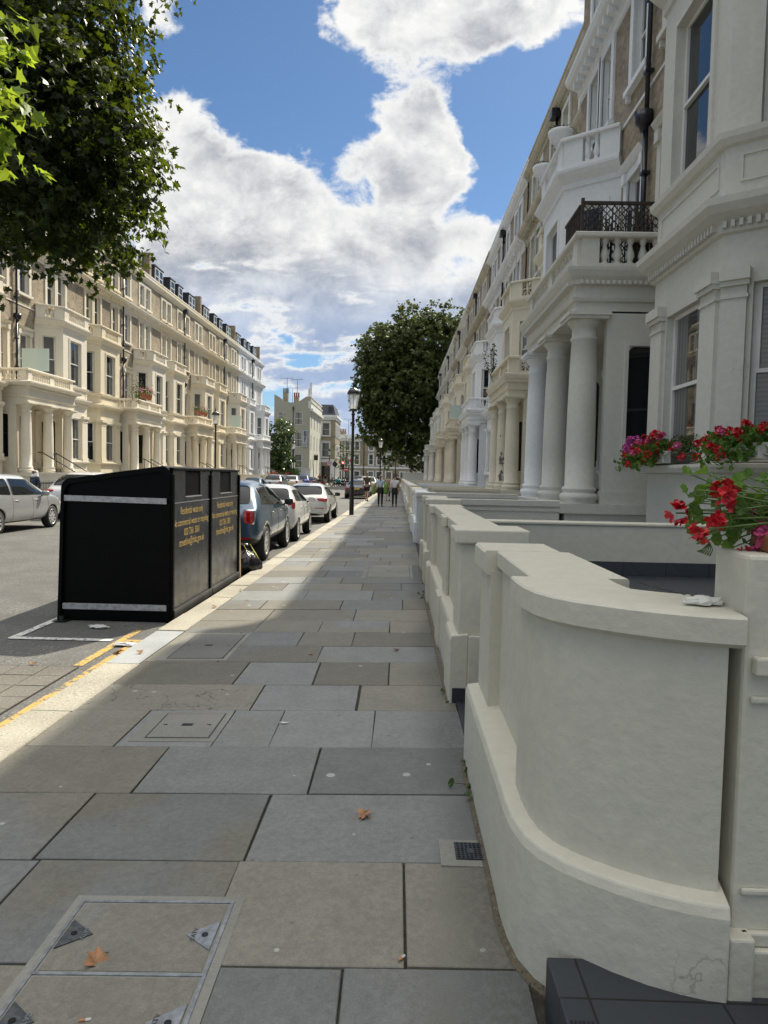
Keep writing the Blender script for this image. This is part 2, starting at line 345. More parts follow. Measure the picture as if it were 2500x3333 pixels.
# right pavement: bed plus individual flags
END_Y = 98.0
g = MB()
ys_ = [-6+i*4 for i in range(27)]
for a, c_ in zip(ys_[:-1], ys_[1:]):
    g.add([(xk(a)+.02,a,zp(xk(a))-.012),(.60,a,zp(.42)-.012),(.60,c_,-.012),(xk(c_)+.02,c_,zp(xk(c_))-.012)], [(0,1,2,3)], 1)
g.add([(xk(-6)+.02,-6,-.4),(.6,-6,-.4),(.6,END_Y,-.4),(xk(END_Y)+.02,END_Y,-.4)], [(0,1,2,3)], 1)
rng = random.Random(5); tones = []
base_n = len(g.f)
rows = [-6,-5.2,-4.5,-3.8,-3.2,-2.5,-1.8,-1.1,-.5,.2,.85,1.48,2.13,2.73,3.33,3.92,4.55,5.12,5.76,6.31,6.87,7.42,8.06,8.66]
while rows[-1] < END_Y-1: rows.append(rows[-1]+rng.choice([.55,.6,.62,.68,.75]))
fixed = {2.13:[-1.45,-.62,.06],1.48:[-1.3,-.55,-.14],2.73:[-1.49,-.60],3.33:[-1.31,-.42],3.92:[-1.65,-1.07,-.73,-.12],4.55:[-.98,-.25]}
for y0, y1 in zip(rows[:-1], rows[1:]):
    xl = xk(y0)+.325; xr = .445
    js = fixed.get(y0)
    if js is None:
        js = []; x_ = xl+rng.uniform(.3, 1.0)
        while x_ < xr-.3: js.append(x_); x_ += rng.uniform(.5, 1.15)
    xs = [xl]+list(js)+[xr]
    for a, c_ in zip(xs[:-1], xs[1:]):
        gp = .0035 if rng.random() < .75 else .007
        dz = rng.uniform(-.0025, .0025); tx = rng.uniform(-.002, .002); tone = (rng.random(), rng.random(), rng.random())
        def P(x_, y_, h): return (x_, y_, zp(x_)+h+dz+tx*(x_-a))
        j = lambda: rng.uniform(-.004, .004)
        A = [(a+gp+j(), y0+gp+j()), (c_-gp+j(), y0+gp+j()), (c_-gp+j(), y1-gp+j()), (a+gp+j(), y1-gp+j())]
        cxm, cym = (a+c_)/2, (y0+y1)/2
        inn = [(x_+(.003 if x_ < cxm else -.003), y_+(.003 if y_ < cym else -.003)) for x_, y_ in A]
        vs = [P(x_, y_, -.014) for x_, y_ in A]+[P(x_, y_, -.003) for x_, y_ in A]+[P(x_, y_, 0) for x_, y_ in inn]
        g.add(vs, [(0,1,5,4),(1,2,6,5),(2,3,7,6),(3,0,4,7),(4,5,9,8),(5,6,10,9),(6,7,11,10),(7,4,8,11),(8,9,10,11)], 0)
        tones += [tone]*9
me = g.mesh('pavement', [M['yorkstone'], M['mortar']], recalc=False)
ca = me.color_attributes.new('tone', 'FLOAT_COLOR', 'CORNER')
for pi_, poly in enumerate(me.polygons):
    t = tones[pi_-base_n] if pi_ >= base_n else (.5,.5,.5)
    for li in poly.loop_indices: ca.data[li].color = (*t, 1)
tag(link('pavement', me), kind='structure', label='wide pavement of worn grey and brown stone flags')

# kerb of long granite stones
g = MB(); yy = -6.0; rk = random.Random(3)
while yy < END_Y:
    L = rk.uniform(.75, 1.3); a, c_ = yy+.005, min(yy+L, END_Y)-.005
    z1 = zp(xk(a))+rk.uniform(-.004, .004); w = .31+rk.uniform(-.008, .008)
    q = [(xk(a), a), (xk(a)+w, a), (xk(c_)+w, c_), (xk(c_), c_)]; ch = .018
    inn = [(q[0][0]+ch, q[0][1]+.006), (q[1][0]-.006, q[1][1]+.006), (q[2][0]-.006, q[2][1]-.006), (q[3][0]+ch, q[3][1]-.006)]
    vs = [(*t_, -.3) for t_ in q]+[(*t_, z1-.014) for t_ in q]+[(*t_, z1) for t_ in inn]
    g.add(vs, [(0,1,5,4),(1,2,6,5),(2,3,7,6),(3,0,4,7),(4,5,9,8),(5,6,10,9),(6,7,11,10),(7,4,8,11),(8,9,10,11)], 1 if (5.2 < a < 6.3) else 0)
    yy += L
tag(g.obj('kerb', [M['granite'], M['granite_grey']], recalc=False), kind='structure', label='pale granite kerb along the right pavement')

# left pavement and kerb, forecourts
g = MB(); g.box(-15.3,-12.35,-10,93,-.4,-.05,0); g.box(-12.35,-12.05,-10,93,-.4,-.04,1)
tag(g.obj('pavement_across', [M['far_paving'], M['granite']]), kind='structure', label='paved footway in front of the cream terrace across the road')
g = MB(); g.box(-19.0,-15.3,-10,91,-.4,-.02,0)
tag(g.obj('forecourt_across', [M['far_paving']]), kind='structure')
g = MB(); g.box(.60,6.4,6.2,END_Y,-.4,.02,0)
tag(g.obj('forecourt', [M['far_paving']]), kind='structure')
# junction pavement far ahead
g = MB(); g.box(-40,-11.2,103,190,-.4,-.05,0); g.box(-11.2,-10.9,103,190,-.4,-.04,1); g.box(-11.5,60,150,190,-.4,-.051,0)
tag(g.obj('pavement_junction', [M['far_paving'], M['granite']]), kind='structure')

# painted lines
def strip(pts, w, z):
    B = MB()
    for (a, c_) in zip(pts[:-1], pts[1:]):
        d = (Vector(c_)-Vector(a)).normalized(); nx = Vector((-d.y, d.x))*w/2
        B.add([(a[0]+nx.x,a[1]+nx.y,z),(a[0]-nx.x,a[1]-nx.y,z),(c_[0]-nx.x,c_[1]-nx.y,z),(c_[0]+nx.x,c_[1]+nx.y,z)], [(0,1,2,3)])
    return B
for i_, (dx, y0, y1) in enumerate([(-.13, -6, 6.85), (-.31, 5.9, 7.3)]):
    B = strip([(xk(y_)+dx, y_) for y_ in [y0+(y1-y0)*k/8 for k in range(9)]], .085, -.155)
    if i_ == 0: B.v += strip([(xk(6.8)+dx-.22, 6.83), (xk(6.8)+dx+.04, 6.83)], .08, -.1545).v; B.f.append([32,33,34,35]); B.m.append(0); B.sm.append(False)
    tag(B.obj('road_marking_yellow', M['yellow'], recalc=False), kind='structure')
B = strip([(-2.88,6.82),(-3.93,6.82)], .09, -.151); B2 = strip([(-3.90,6.8),(-3.90,12.0)], .09, -.1512)
n0 = len(B.v); B.v += B2.v; B.f.append([n0,n0+1,n0+2,n0+3]); B.m.append(0); B.sm.append(False)
tag(B.obj('road_marking_white', M['whiteline'], recalc=False), kind='structure')
B = strip([(-8.6,19.0),(-8.2,20.6)], .09, -.155); tag(B.obj('road_marking_bay', M['whiteline'], recalc=False), kind='structure')
# brick-paved access cover in the carriageway
g = MB()
g.box(-3.55,-2.76,4.2,5.85,-.17,-.151,1)
for ix in range(3):
    for iy in range(6): g.box(-3.53+ix*.258,-3.53+ix*.258+.248,4.22+iy*.27,4.22+iy*.27+.26,-.16,-.146-.001*((ix+iy)%3),0)
tag(g.obj('road_access_cover', [speckle('road_setts', (.145,.135,.115), (.08,.075,.065), (.26,.25,.22), 60, .8), M['mortar']]), 'paved access cover set in the road beside the yellow line', 'access cover')

# access covers in the pavement
def cover_catv():
    root = empty('access_cover', (0,0,0), 0, 'large twin access cover with steel corner plates in the near pavement', 'access cover')
    x0, x1, y0, y1 = -1.145, -.575, 1.70, 2.455
    def zz(x_): return zp(x_)+.0035
    def slab(B, a, c_, d, e, h, mi=0):
        B.add([(a,d,zz(a)+h),(c_,d,zz(c_)+h),(c_,e,zz(c_)+h),(a,e,zz(a)+h),(a,d,zz(a)-.02),(c_,d,zz(c_)-.02),(c_,e,zz(c_)-.02),(a,e,zz(a)-.02)], [(0,1,2,3),(4,7,6,5),(0,4,5,1),(1,5,6,2),(2,6,7,3),(3,7,4,0)], mi)
    B = MB(); slab(B, x0-.032, x1+.034, y0-.05, y1+.032, 0)
    B.obj('surround', M['concrete'], root)
    steel = plain('galvanised_steel', (.30, .315, .33), .45, .7, var=.25, vscale=30); dark = plain('worn_iron', (.10, .11, .115), .5, .6, var=.3, vscale=40)
    B = MB()
    for a, c_, d, e in [(x0,x1,y1-.012,y1),(x0,x0+.012,y0,y1-.012),(x1-.012,x1,y0,y1-.012),(x0+.012,x1-.012,2.072,2.084)]: slab(B, a, c_, d, e, .004)
    B.obj('frame', steel, root)
    for d, e in [(2.092, y1-.02), (y0, 2.064)]:
        B = MB(); slab(B, x0+.02, x1-.02, d, e, .002); me = B.mesh('tray', M['yorkstone'])
        ca = me.color_attributes.new('tone', 'FLOAT_COLOR', 'CORNER')
        for q in ca.data: q.color = (.55,.75,.5,1)
        link('tray', me, root)
        for sx, mt in ((x0+.022, dark), (x1-.022, steel)):
            s_ = 1 if sx < -.8 else -1; ym = (d+e)/2-.0
            tri = [(sx, ym-.075), (sx, ym+.075), (sx+s_*.10, ym)]
            B = MB(); B.add([(a,c_,zz(a)+.0065) for a,c_ in tri]+[(a,c_,zz(a)-.01) for a,c_ in tri], [(0,1,2),(5,4,3),(0,3,4,1),(1,4,5,2),(2,5,3,0)])
            cp = B.obj('corner_plate', mt, root)
            B = MB(); B.lathe([(.011,0),(.011,.002)], 14, (sx+s_*.035, ym), M=lambda x_,y_,z_: (x_,y_,zz(x_)+.0066+z_)); B.obj('key_hole', M['black'], cp)
            t_ = text_mesh('CATV', .028); t_.materials.append(dark if mt is steel else steel)
            o = link('lettering', t_, cp, (sx+s_*.066, ym+.0, zz(sx+s_*.07)+.0075), -pi/2*s_)
            o.scale = (.9, .8, 1)
cover_catv()
def small_cover(x0, x1, y0, y1, label, mat):
    root = empty('access_cover', (0,0,0), 0, label, 'access cover')
    zz = lambda x_: zp(x_)+.0035
    def slab(B, a, c_, d, e, h):
        B.add([(a,d,zz(a)+h),(c_,d,zz(c_)+h),(c_,e,zz(c_)+h),(a,e,zz(a)+h),(a,d,zz(a)-.02),(c_,d,zz(c_)-.02),(c_,e,zz(c_)-.02),(a,e,zz(a)-.02)], [(0,1,2,3),(4,7,6,5),(0,4,5,1),(1,5,6,2),(2,6,7,3),(3,7,4,0)])
    B = MB(); slab(B, x0-.09, x1+.05, y0-.06, y1+.05, 0); B.obj('surround', M['concrete'], root)
    B = MB(); slab(B, x0-.008, x1+.008, y0-.008, y1+.008, .0015); B.obj('frame', M['black'], root)
    B = MB(); slab(B, x0, x1, y0, y1, .004); B.obj('lid', mat, root, bevel=.003)
    B = MB(); xm, ym = (x0+x1)/2, (y0+y1)/2; slab(B, xm-.035, xm+.035, ym-.02, ym+.02, .0055); B.obj('badge', M['black'], root)
    B = MB()
    for sx in (x0+.05, x1-.05): slab(B, sx-.012, sx+.012, ym-.006, ym+.006, .006)
    B.obj('lifting_slot', M['black'], root)
small_cover(-1.50, -1.12, 4.05, 4.46, 'small square concrete access cover with black badge in the pavement', M['concrete'])
small_cover(-1.98, -1.50, 5.85, 6.75, 'rough grey access cover beside the sunlit kerb', speckle('rough_cover', (.165,.163,.152), (.10,.10,.092), (.25,.245,.225), 70, .7))
small_cover(-.46, .22, 10.65, 12.0, 'long pale access cover across the pavement beyond the first walls', M['concrete'])
root = empty('drain_grate', (0,0,0), 0, 'small black iron drain grate against the garden wall', 'drain')
B = MB(); B.box(.21,.425,2.70,2.90,-.02,.003); B.obj('surround', M['concrete'], root)
B = MB(); B.box(.275,.405,2.745,2.87,-.02,.0045); B.obj('hole', M['black'], root)
B = MB()
for i_ in range(9): B.box(.275,.405,2.748+i_*.0148,2.754+i_*.0148,-.01,.008)
for i_ in range(8): B.box(.277+i_*.0176,.283+i_*.0176,2.745,2.872,-.01,.0075)
B.box(.325,.355,2.79,2.825,-.01,.0085)
B.obj('grille', plain('cast_iron', (.06,.065,.075), .45, .6, var=.3, vscale=30), root)

# ================================================================== GARDEN WALLS (right)
def rect(o0, o1, z0, z1): return [(o0,z0),(o0,z1),(o1,z1),(o1,z0)]
def cop(o0, o1, z0, z1, r=.012): return [(o0-.02,z0),(o0,z0+.014),(o0,z1-r),(o0-r,z1),(o1+r,z1),(o1,z1-r),(o1,z0)]
def lumpy(o, s=.012, sc=.35):
    tx = bpy.data.textures.new('plaster', 'CLOUDS'); tx.noise_scale = sc
    return o
WL = M['wall_cream']; M['fillet'] = speckle('brown_mortar', (.115,.095,.065), (.045,.042,.034), (.20,.18,.13), 60, .8, .95)
curve = [(.945,1.860),(.89,1.868),(.83,1.885),(.755,1.915),(.68,1.957),(.615,2.003),(.56,2.05),(.515,2.105),(.484,2.175),(.467,2.27),(.461,2.38)]
root = empty('garden_wall', (.5,2.6,0), 0, 'curved cream garden wall with thick coping nearest the camera', 'garden wall')
off = Vector((.5,2.6,0)); MO = lambda x_,y_,z_: (x_-off.x, y_-off.y, z_)
B = MB()
B.sweep(rect(0,-.30,0,1.136), [(.915,1.864)]+curve[1:]+[(.463,2.50)], MO)
B.sweep(rect(0,-.24,0,1.135), [(.525,2.50),(.525,3.36)], MO)
B.sweep(rect(0,-.31,0,1.12), [(.470,3.36),(.470,3.74)], MO)
B.obj('body', WL, root, bevel=.012, seg=3)
B = MB()
pl = [(.062,-.2),(.062,.40),(.052,.432),(-.075,.452),(-.075,-.2)]
B.box(.93,1.0,1.81,2.0,-.2,.34,M=MO)
B.sweep(pl, [(.935,1.861)]+curve[1:]+[(.463,2.50),(.463,3.76)], MO)
B.obj('plinth', WL, root, bevel=.007, seg=2)
B = MB()
cp = cop(.042,-.315,1.134,1.222,.006)
B.sweep(cp, [(.945,1.860)]+curve[1:]+[(.463,2.50)], MO)
B.sweep(cop(.028,-.33,1.133,1.2205,.006), [(.525,2.50),(.525,3.37)], MO)
B.sweep(cop(.035,-.35,1.10,1.222), [(.470,3.37),(.470,3.77)], MO)
B.obj('coping', WL, root, bevel=.008, seg=2)
B = MB(); B.sweep([(.060,-.05),(.060,.016),(.068,.012),(.084,.003),(.086,-.05)], [(.935,1.861)]+curve[1:]+[(.463,2.50),(.463,3.76)], MO)
B.obj('mortar_fillet', M['fillet'], root)
# scribbled marks on the coping
B = MB(); rs = random.Random(9)
for (bx, by, L) in [(.86,2.42,.34),(.885,2.33,.30)]:
    x_ = 0
    while x_ < L:
        l_ = rs.uniform(.01,.035); t_ = x_/L; px, py = bx+.12*t_*t_, by-t_*L*.9
        B.box(px-.0035,px+.0035,py-l_*.8,py,1.2219,1.2229)
        x_ += l_+rs.uniform(.003,.012)
for i_ in range(len(B.v)): B.v[i_] = MO(*B.v[i_])
B.obj('scribble', M['black'], root)

def garden_wall(y0, y1, label, xf=.44, zt=1.22, mat=None, pil=None, ret=.45, group=None, skirting=True, plinth_z=.475):
    mat = mat or WL
    root = empty('garden_wall', (xf, y0, 0), 0, label, 'garden wall', group); MO = lambda x_,y_,z_: (x_-xf, y_-y0, z_)
    P = .40; L = y1-y0; pr = min(.4, L*.3); rec = xf+.055
    B = MB(); B.box(xf, xf+ret, y0, y0+pr, -.2, zt-.10, M=MO); B.box(rec, rec+.24, y0+pr, y1-pr, -.2, zt-.10, M=MO); B.box(xf, xf+.36, y1-pr, y1, -.2, zt-.10, M=MO)
    if pil: B.box(xf+.012, rec, pil, pil+.32, -.2, zt-.10, M=MO)
    B.obj('body', mat, root, bevel=.012, seg=2)
    B = MB(); B.sweep([(.055,-.2),(.055,plinth_z-.03),(.045,plinth_z),(-.075,plinth_z+.012),(-.075,-.2)], [(xf,y0-.03),(xf,y0+pr+.04)], MO)
    B.sweep([(.025,-.2),(.025,plinth_z-.03),(.015,plinth_z-.002),(-.075,plinth_z+.010),(-.075,-.2)], [(xf,y0+pr+.04),(xf,y1-pr-.04)], MO)
    B.sweep([(.055,-.2),(.055,plinth_z-.03),(.045,plinth_z),(-.075,plinth_z+.012),(-.075,-.2)], [(xf,y1-pr-.04),(xf,y1+.03)], MO)
    B.box(xf+.074, xf+ret-.02, y0-.03, y0-.002, -.2, plinth_z, M=MO)
    if pil: B.box(xf-.05, xf+.07, pil-.03, pil+.36, -.2, plinth_z+.005, M=MO)
    B.obj('plinth', mat, root, bevel=.008)
    if skirting: B = MB(); B.sweep([(.05,-.05),(.05,.014),(.06,.010),(.072,.003),(.074,-.05)], [(xf,y0-.03),(xf,y1+.03)], MO); B.obj('mortar_fillet', M['fillet'], root)
    B = MB(); z0, z1 = zt-.10, zt
    B.box(xf-.035, xf+ret+.03, y0-.04, y0+pr+.03, z0, z1, M=MO); B.box(rec-.03, rec+.29, y0+pr+.03, y1-pr-.03, z0, z1-.002, M=MO); B.box(xf-.035, xf+.39, y1-pr-.03, y1+.04, z0, z1, M=MO)
    if pil: B.box(xf-.02, rec-.03, pil-.03, pil+.35, z0, z1-.003, M=MO)
    B.obj('coping', mat, root, bevel=.012, seg=2)
    if skirting:
        B = MB(); B.box(xf-.03, xf+ret-.03, y0-.036, y0-.0305, 0, .105, M=MO); B.obj('tile_skirting', M['tile'], root)
    return root
GW = 'garden walls along the right pavement'
garden_wall(4.75, 8.9, 'second cream garden wall, long with a recessed panel, past the tiled gap', pil=6.3, group=GW)
garden_wall(10.05, 11.95, 'short cream garden wall in front of the grey cream portico', xf=.46, zt=1.25, group=GW)
gl = [(16.35,19.9,'pale','white'),(20.9,24.0,'cream','pale_cream'),(28.3,32.2,'cream','cream'),(33.2,36.4,'white','white'),(40.7,45.1,'white','white'),(46.1,50.0,'cream','cream'),(54.2,58.0,'cream','pale_cream'),(59.0,63.4,'cream','cream'),(67.6,78.3,'pale','offwhite'),(82.4,95.4,'pale','pale_cream')]
ordn = ['third','fourth','fifth','sixth','seventh','eighth','ninth','tenth','eleventh','farthest']
for (a, c_, cn, mk), od in zip(gl, ordn):
    garden_wall(a, c_, f'{cn} garden wall along the right pavement, {od} counted from the camera', xf=.45, zt=1.2, mat=M[mk], group=GW, skirting=False)
# cross wall dividing the near forecourt, and the raised tiled terrace
root = empty('garden_wall', (.8,5.9,0), 0, 'plain low cream wall behind the near tiled terrace', 'garden wall')
B = MB(); B.box(-.02,5.0,-.03,.16,-.1,1.19); B.obj('body', WL, root, bevel=.01); B = MB(); B.box(-.02,5.0,-.045,.175,1.19,1.215); B.obj('coping', WL, root, bevel=.008)
B = MB()
for i_ in range(14): B.box(.05+i_*.365,.05+i_*.365+.36,-.045,-.031,.772,.885)
B.obj('tile_skirting', M['tile'], root)
g = MB(); g.box(1.0,4.9,2.32,5.868,-.3,.77,0); g.box(.80,1.0,3.0,5.868,-.3,.77,0)
tag(g.obj('terrace_floor', M['tile']), kind='structure')
g = MB(); g.box(.44,.80,3.79,4.72,-.3,.012,0); g.box(.80,.92,3.0,4.72,-.3,.3,0); tag(g.obj('tiled_passage', M['tile']), kind='structure')
B = MB(); B.box(-.1,.1,-.04,.08,-.3,1.09); B.box(-.12,.12,-.05,.10,1.09,1.125); o = B.obj('gate_post', WL, None, (.70,3.88,0), bevel=.006)
tag(o, 'stubby plastered gate post tucked behind the near wall pier', 'post')
root = empty('entrance_steps', (.5,1.0,0), 0, 'glossy black tiled steps at the foot of the curved wall', 'steps')
B = MB(); B.box(-.03,2.6,-1.5,.96,-.3,.168); B.obj('step', M['tile'], root, bevel=.006)
B = MB(); B.box(.56,2.6,-1.5,.74,.16,.33); B.obj('step', M['tile'], root, bevel=.006)
B = MB()
for i_ in range(6): B.box(-.02+i_*.011,-.014+i_*.011,-1.4,.72,.168,.1705)
B.obj('tread_grip', M['black'], root)
# gate pier carrying the flowers
root = empty('gate_pier', (.955,1.86,0), 0, 'square white gate pier carrying the near geraniums', 'gate pier')
B = MB(); B.box(0,.55,.0,.20,-.2,1.385); B.obj('shaft', M['wall_cream'], root, bevel=.012)
B = MB()
for z0, z1, o_ in [(1.06,1.11,.03),(.98,1.0,.015),(.30,.34,.02),(0,.298,.035),(.44,.46,.012)]: B = MB(); B.box(.02,.57,-o_,.0,z0,z1); B.obj('moulding', M['wall_cream'], root, bevel=.006)
# ================================================================== TERRACED HOUSES
WINDOW_CACHE = {}
def window_mesh(w, h, surround, rev, bars):
    key = (round(w,3), round(h,3), surround, rev, bars)
    if key in WINDOW_CACHE: return WINDOW_CACHE[key]
    B = MB(); hw = w/2; y0, y1 = -rev, -rev+.055; f = .055
    for a, c, z0, z1 in [(-hw,-hw+f,0,h),(hw-f,hw,0,h),(-hw+f,hw-f,0,.085),(-hw+f,hw-f,h-f,h)]: B.box(a,c,y0,y1,z0,z1,1)
    zm = h*.5
    B.box(-hw+f,hw-f,y0,y1+.015,zm-.025,zm+.025,1)
    B.box(-hw+f,-hw+f+.03,y0,y1+.012,zm+.025,h-f,1); B.box(hw-f-.03,hw-f,y0,y1+.012,zm+.025,h-f,1)
    if bars:
        B.box(-.012,.012,y0,y1-.01,.085,zm-.025,1); B.box(-.012,.012,y0,y1,zm+.025,h-f,1)
    B.box(-hw-.0,hw+.0,-rev,.03,-.05,0,0)
    if surround:
        j = .20
        B.box(-hw-j,-hw,-.02,.055,0,h,0); B.box(hw,hw+j,-.02,.055,0,h,0); B.box(-hw-j,hw+j,-.02,.055,h,h+.18,0)
        if surround == 2:
            B.sweep([(0,h+.18),(.10,h+.22),(.17,h+.30),(.19,h+.34),(0,h+.38)], [(-hw-j-.02,.0),(hw+j+.02,.0)], lambda x,y,z:(x,y,z),0)
            B.box(-hw-j,-hw,.055,.12,h-.05,h+.18,0); B.box(hw,hw+j,.055,.12,h-.05,h+.18,0)
        B.box(-hw-j-.05,hw+j+.05,-.02,.14,-.17,-.05,0)
        B.box(-hw-j,-hw-j+.1,-.02,.10,-.30,-.17,0); B.box(hw+j-.1,hw+j,-.02,.10,-.30,-.17,0)
    elif surround == 0: pass
    me = B.mesh('window', [M['white'], M['sash']])
    G = MB(); G.box(-hw+f,hw-f,y0+.012,y0+.018,.085,zm-.025); G.box(-hw+f,hw-f,y0+.022,y0+.028,zm+.025,h-f)
    gm = G.mesh('pane', M['glass'])
    WINDOW_CACHE[key] = (me, gm); return me, gm

DOORS = {}
def door_mesh():
    if DOORS: return DOORS['d']
    B = MB(); B.box(-.5,.5,-.22,-.17,0,2.15); 
    for sx in (-.24,.24):
        for z0, z1 in ((.2,.95),(1.15,1.95)): B.box(sx-.16,sx+.16,-.17,-.155,z0,z1)
    B.box(-.5,.5,-.2,-.14,2.15,2.22)
    G = MB(); G.box(-.45,.45,-.2,-.19,2.22,2.85)
    H = MB(); H.lathe([(.03,0),(.035,.02),(.02,.05)], 10, M=lambda x,y,z:(x+.38,-.17+z,y+1.05))
    DOORS['d'] = (B.mesh('door', M['door']), G.mesh('fanlight', M['glass']), H.mesh('handle', plain('brass', (.55,.40,.15), .3, 1.0)))
    return DOORS['d']

BAL = [(.062,0),(.062,.05),(.045,.07),(.05,.10),(.078,.17),(.07,.25),(.042,.36),(.035,.43),(.055,.455),(.055,.475),(.062,.49),(.062,.54)]
def balustrade(B, MP, pts, z, h=.72, ped=.24, mid=True, rail_out=.0, nb=.20, solid_ends=.0, mode='baluster'):
    """pts: path in (u,t), outward on the left. Runs of balusters between pedestals."""
    n = len(pts)
    B.sweep(rect(.09,-.13,z,z+.10), pts, MP); B.sweep([(.11,z+h-.09),(.13,z+h-.07),(.13,z+h-.02),(.11,z+h),(-.15,z+h),(-.17,z+h-.02),(-.17,z+h-.07),(-.15,z+h-.09)], pts, MP)
    sc = (h-.19)/.54
    for i in range(n-1):
        a, c = Vector(pts[i]), Vector(pts[i+1]); d = (c-a); L = d.length; d.normalize(); nn = Vector((-d.y, d.x))
        def PM(s, o, zz): q = a+d*s+nn*o; return MP(q.x, q.y, zz)
        stops = [0, L]
        if mid and L > 2.6: stops = [0, L/2, L]
        for k, s0 in enumerate(stops):
            p_ = ped if L > .9 else ped*.8
            if s0 == 0: sa, sb = 0, p_+solid_ends
            elif s0 == L: sa, sb = L-p_-solid_ends, L
            else: sa, sb = s0-p_*.6, s0+p_*.6
            B.box(sa, sb, -.105, .065, z+.10, z+h-.09, 0, M=PM)
        for s0, s1 in zip(stops[:-1], stops[1:]):
            sa = s0+(ped+solid_ends if s0 == 0 else ped*.6); sb = s1-(ped+solid_ends if s1 == L else ped*.6); g = sb-sa
            if g < .12: continue
            if mode == 'cross':
                B.box(sa, sb, -.05, -.02, z+.10, z+.14, 0, M=PM)
                k = max(1, round(g/.5)); w = g/k
                for q in range(k):
                    x0 = sa+q*w; zc = z+.10+(h-.19)/2; hh = (h-.19)/2
                    B.box(x0+w*.5-.02, x0+w*.5+.02, -.05, .02, z+.10, z+h-.09, 0, M=PM); B.box(x0, x0+w, -.051, .019, zc-.02, zc+.02, 0, M=PM)
                    B.box(x0, x0+.03, -.052, .021, z+.10, z+h-.09, 0, M=PM)
                    for sg in (-1, 1):
                        vs = []
                        for oo in (-.049, .018):
                            for (px, pz) in ((-1,-1*sg),(-1+.12,-1*sg),(1,1*sg),(1-.12,1*sg)): vs.append(PM(x0+w/2+px*w/2, oo, zc+pz*hh))
                        B.add(vs, [(0,1,2,3),(7,6,5,4),(0,4,5,1),(1,5,6,2),(2,6,7,3),(3,7,4,0)], 0)
                continue
            k = max(1, int(round(g/nb))); w = g/k
            for q in range(k):
                cc = a+d*(sa+(q+.5)*w)+nn*(-.02)
                B.lathe([(r*1.0, z+.10+zz*sc) for r, zz in BAL], 9, (cc.x, cc.y), 0, M=MP)

def dentils(B, MP, pts, z0, z1, o0, o1, w=.07, gap=.07, mi=0):
    for a, c in zip(pts[:-1], pts[1:]):
        a, c = Vector(a), Vector(c); d = c-a; L = d.length; d.normalize(); nn = Vector((-d.y, d.x))
        def PM(s, o, zz): q = a+d*s+nn*o; return MP(q.x, q.y, zz)
        k = int(L/(w+gap))
        for i in range(k):
            s0 = (L-k*(w+gap))/2+i*(w+gap); B.box(s0, s0+w, o0, o1, z0, z1, mi, M=PM)

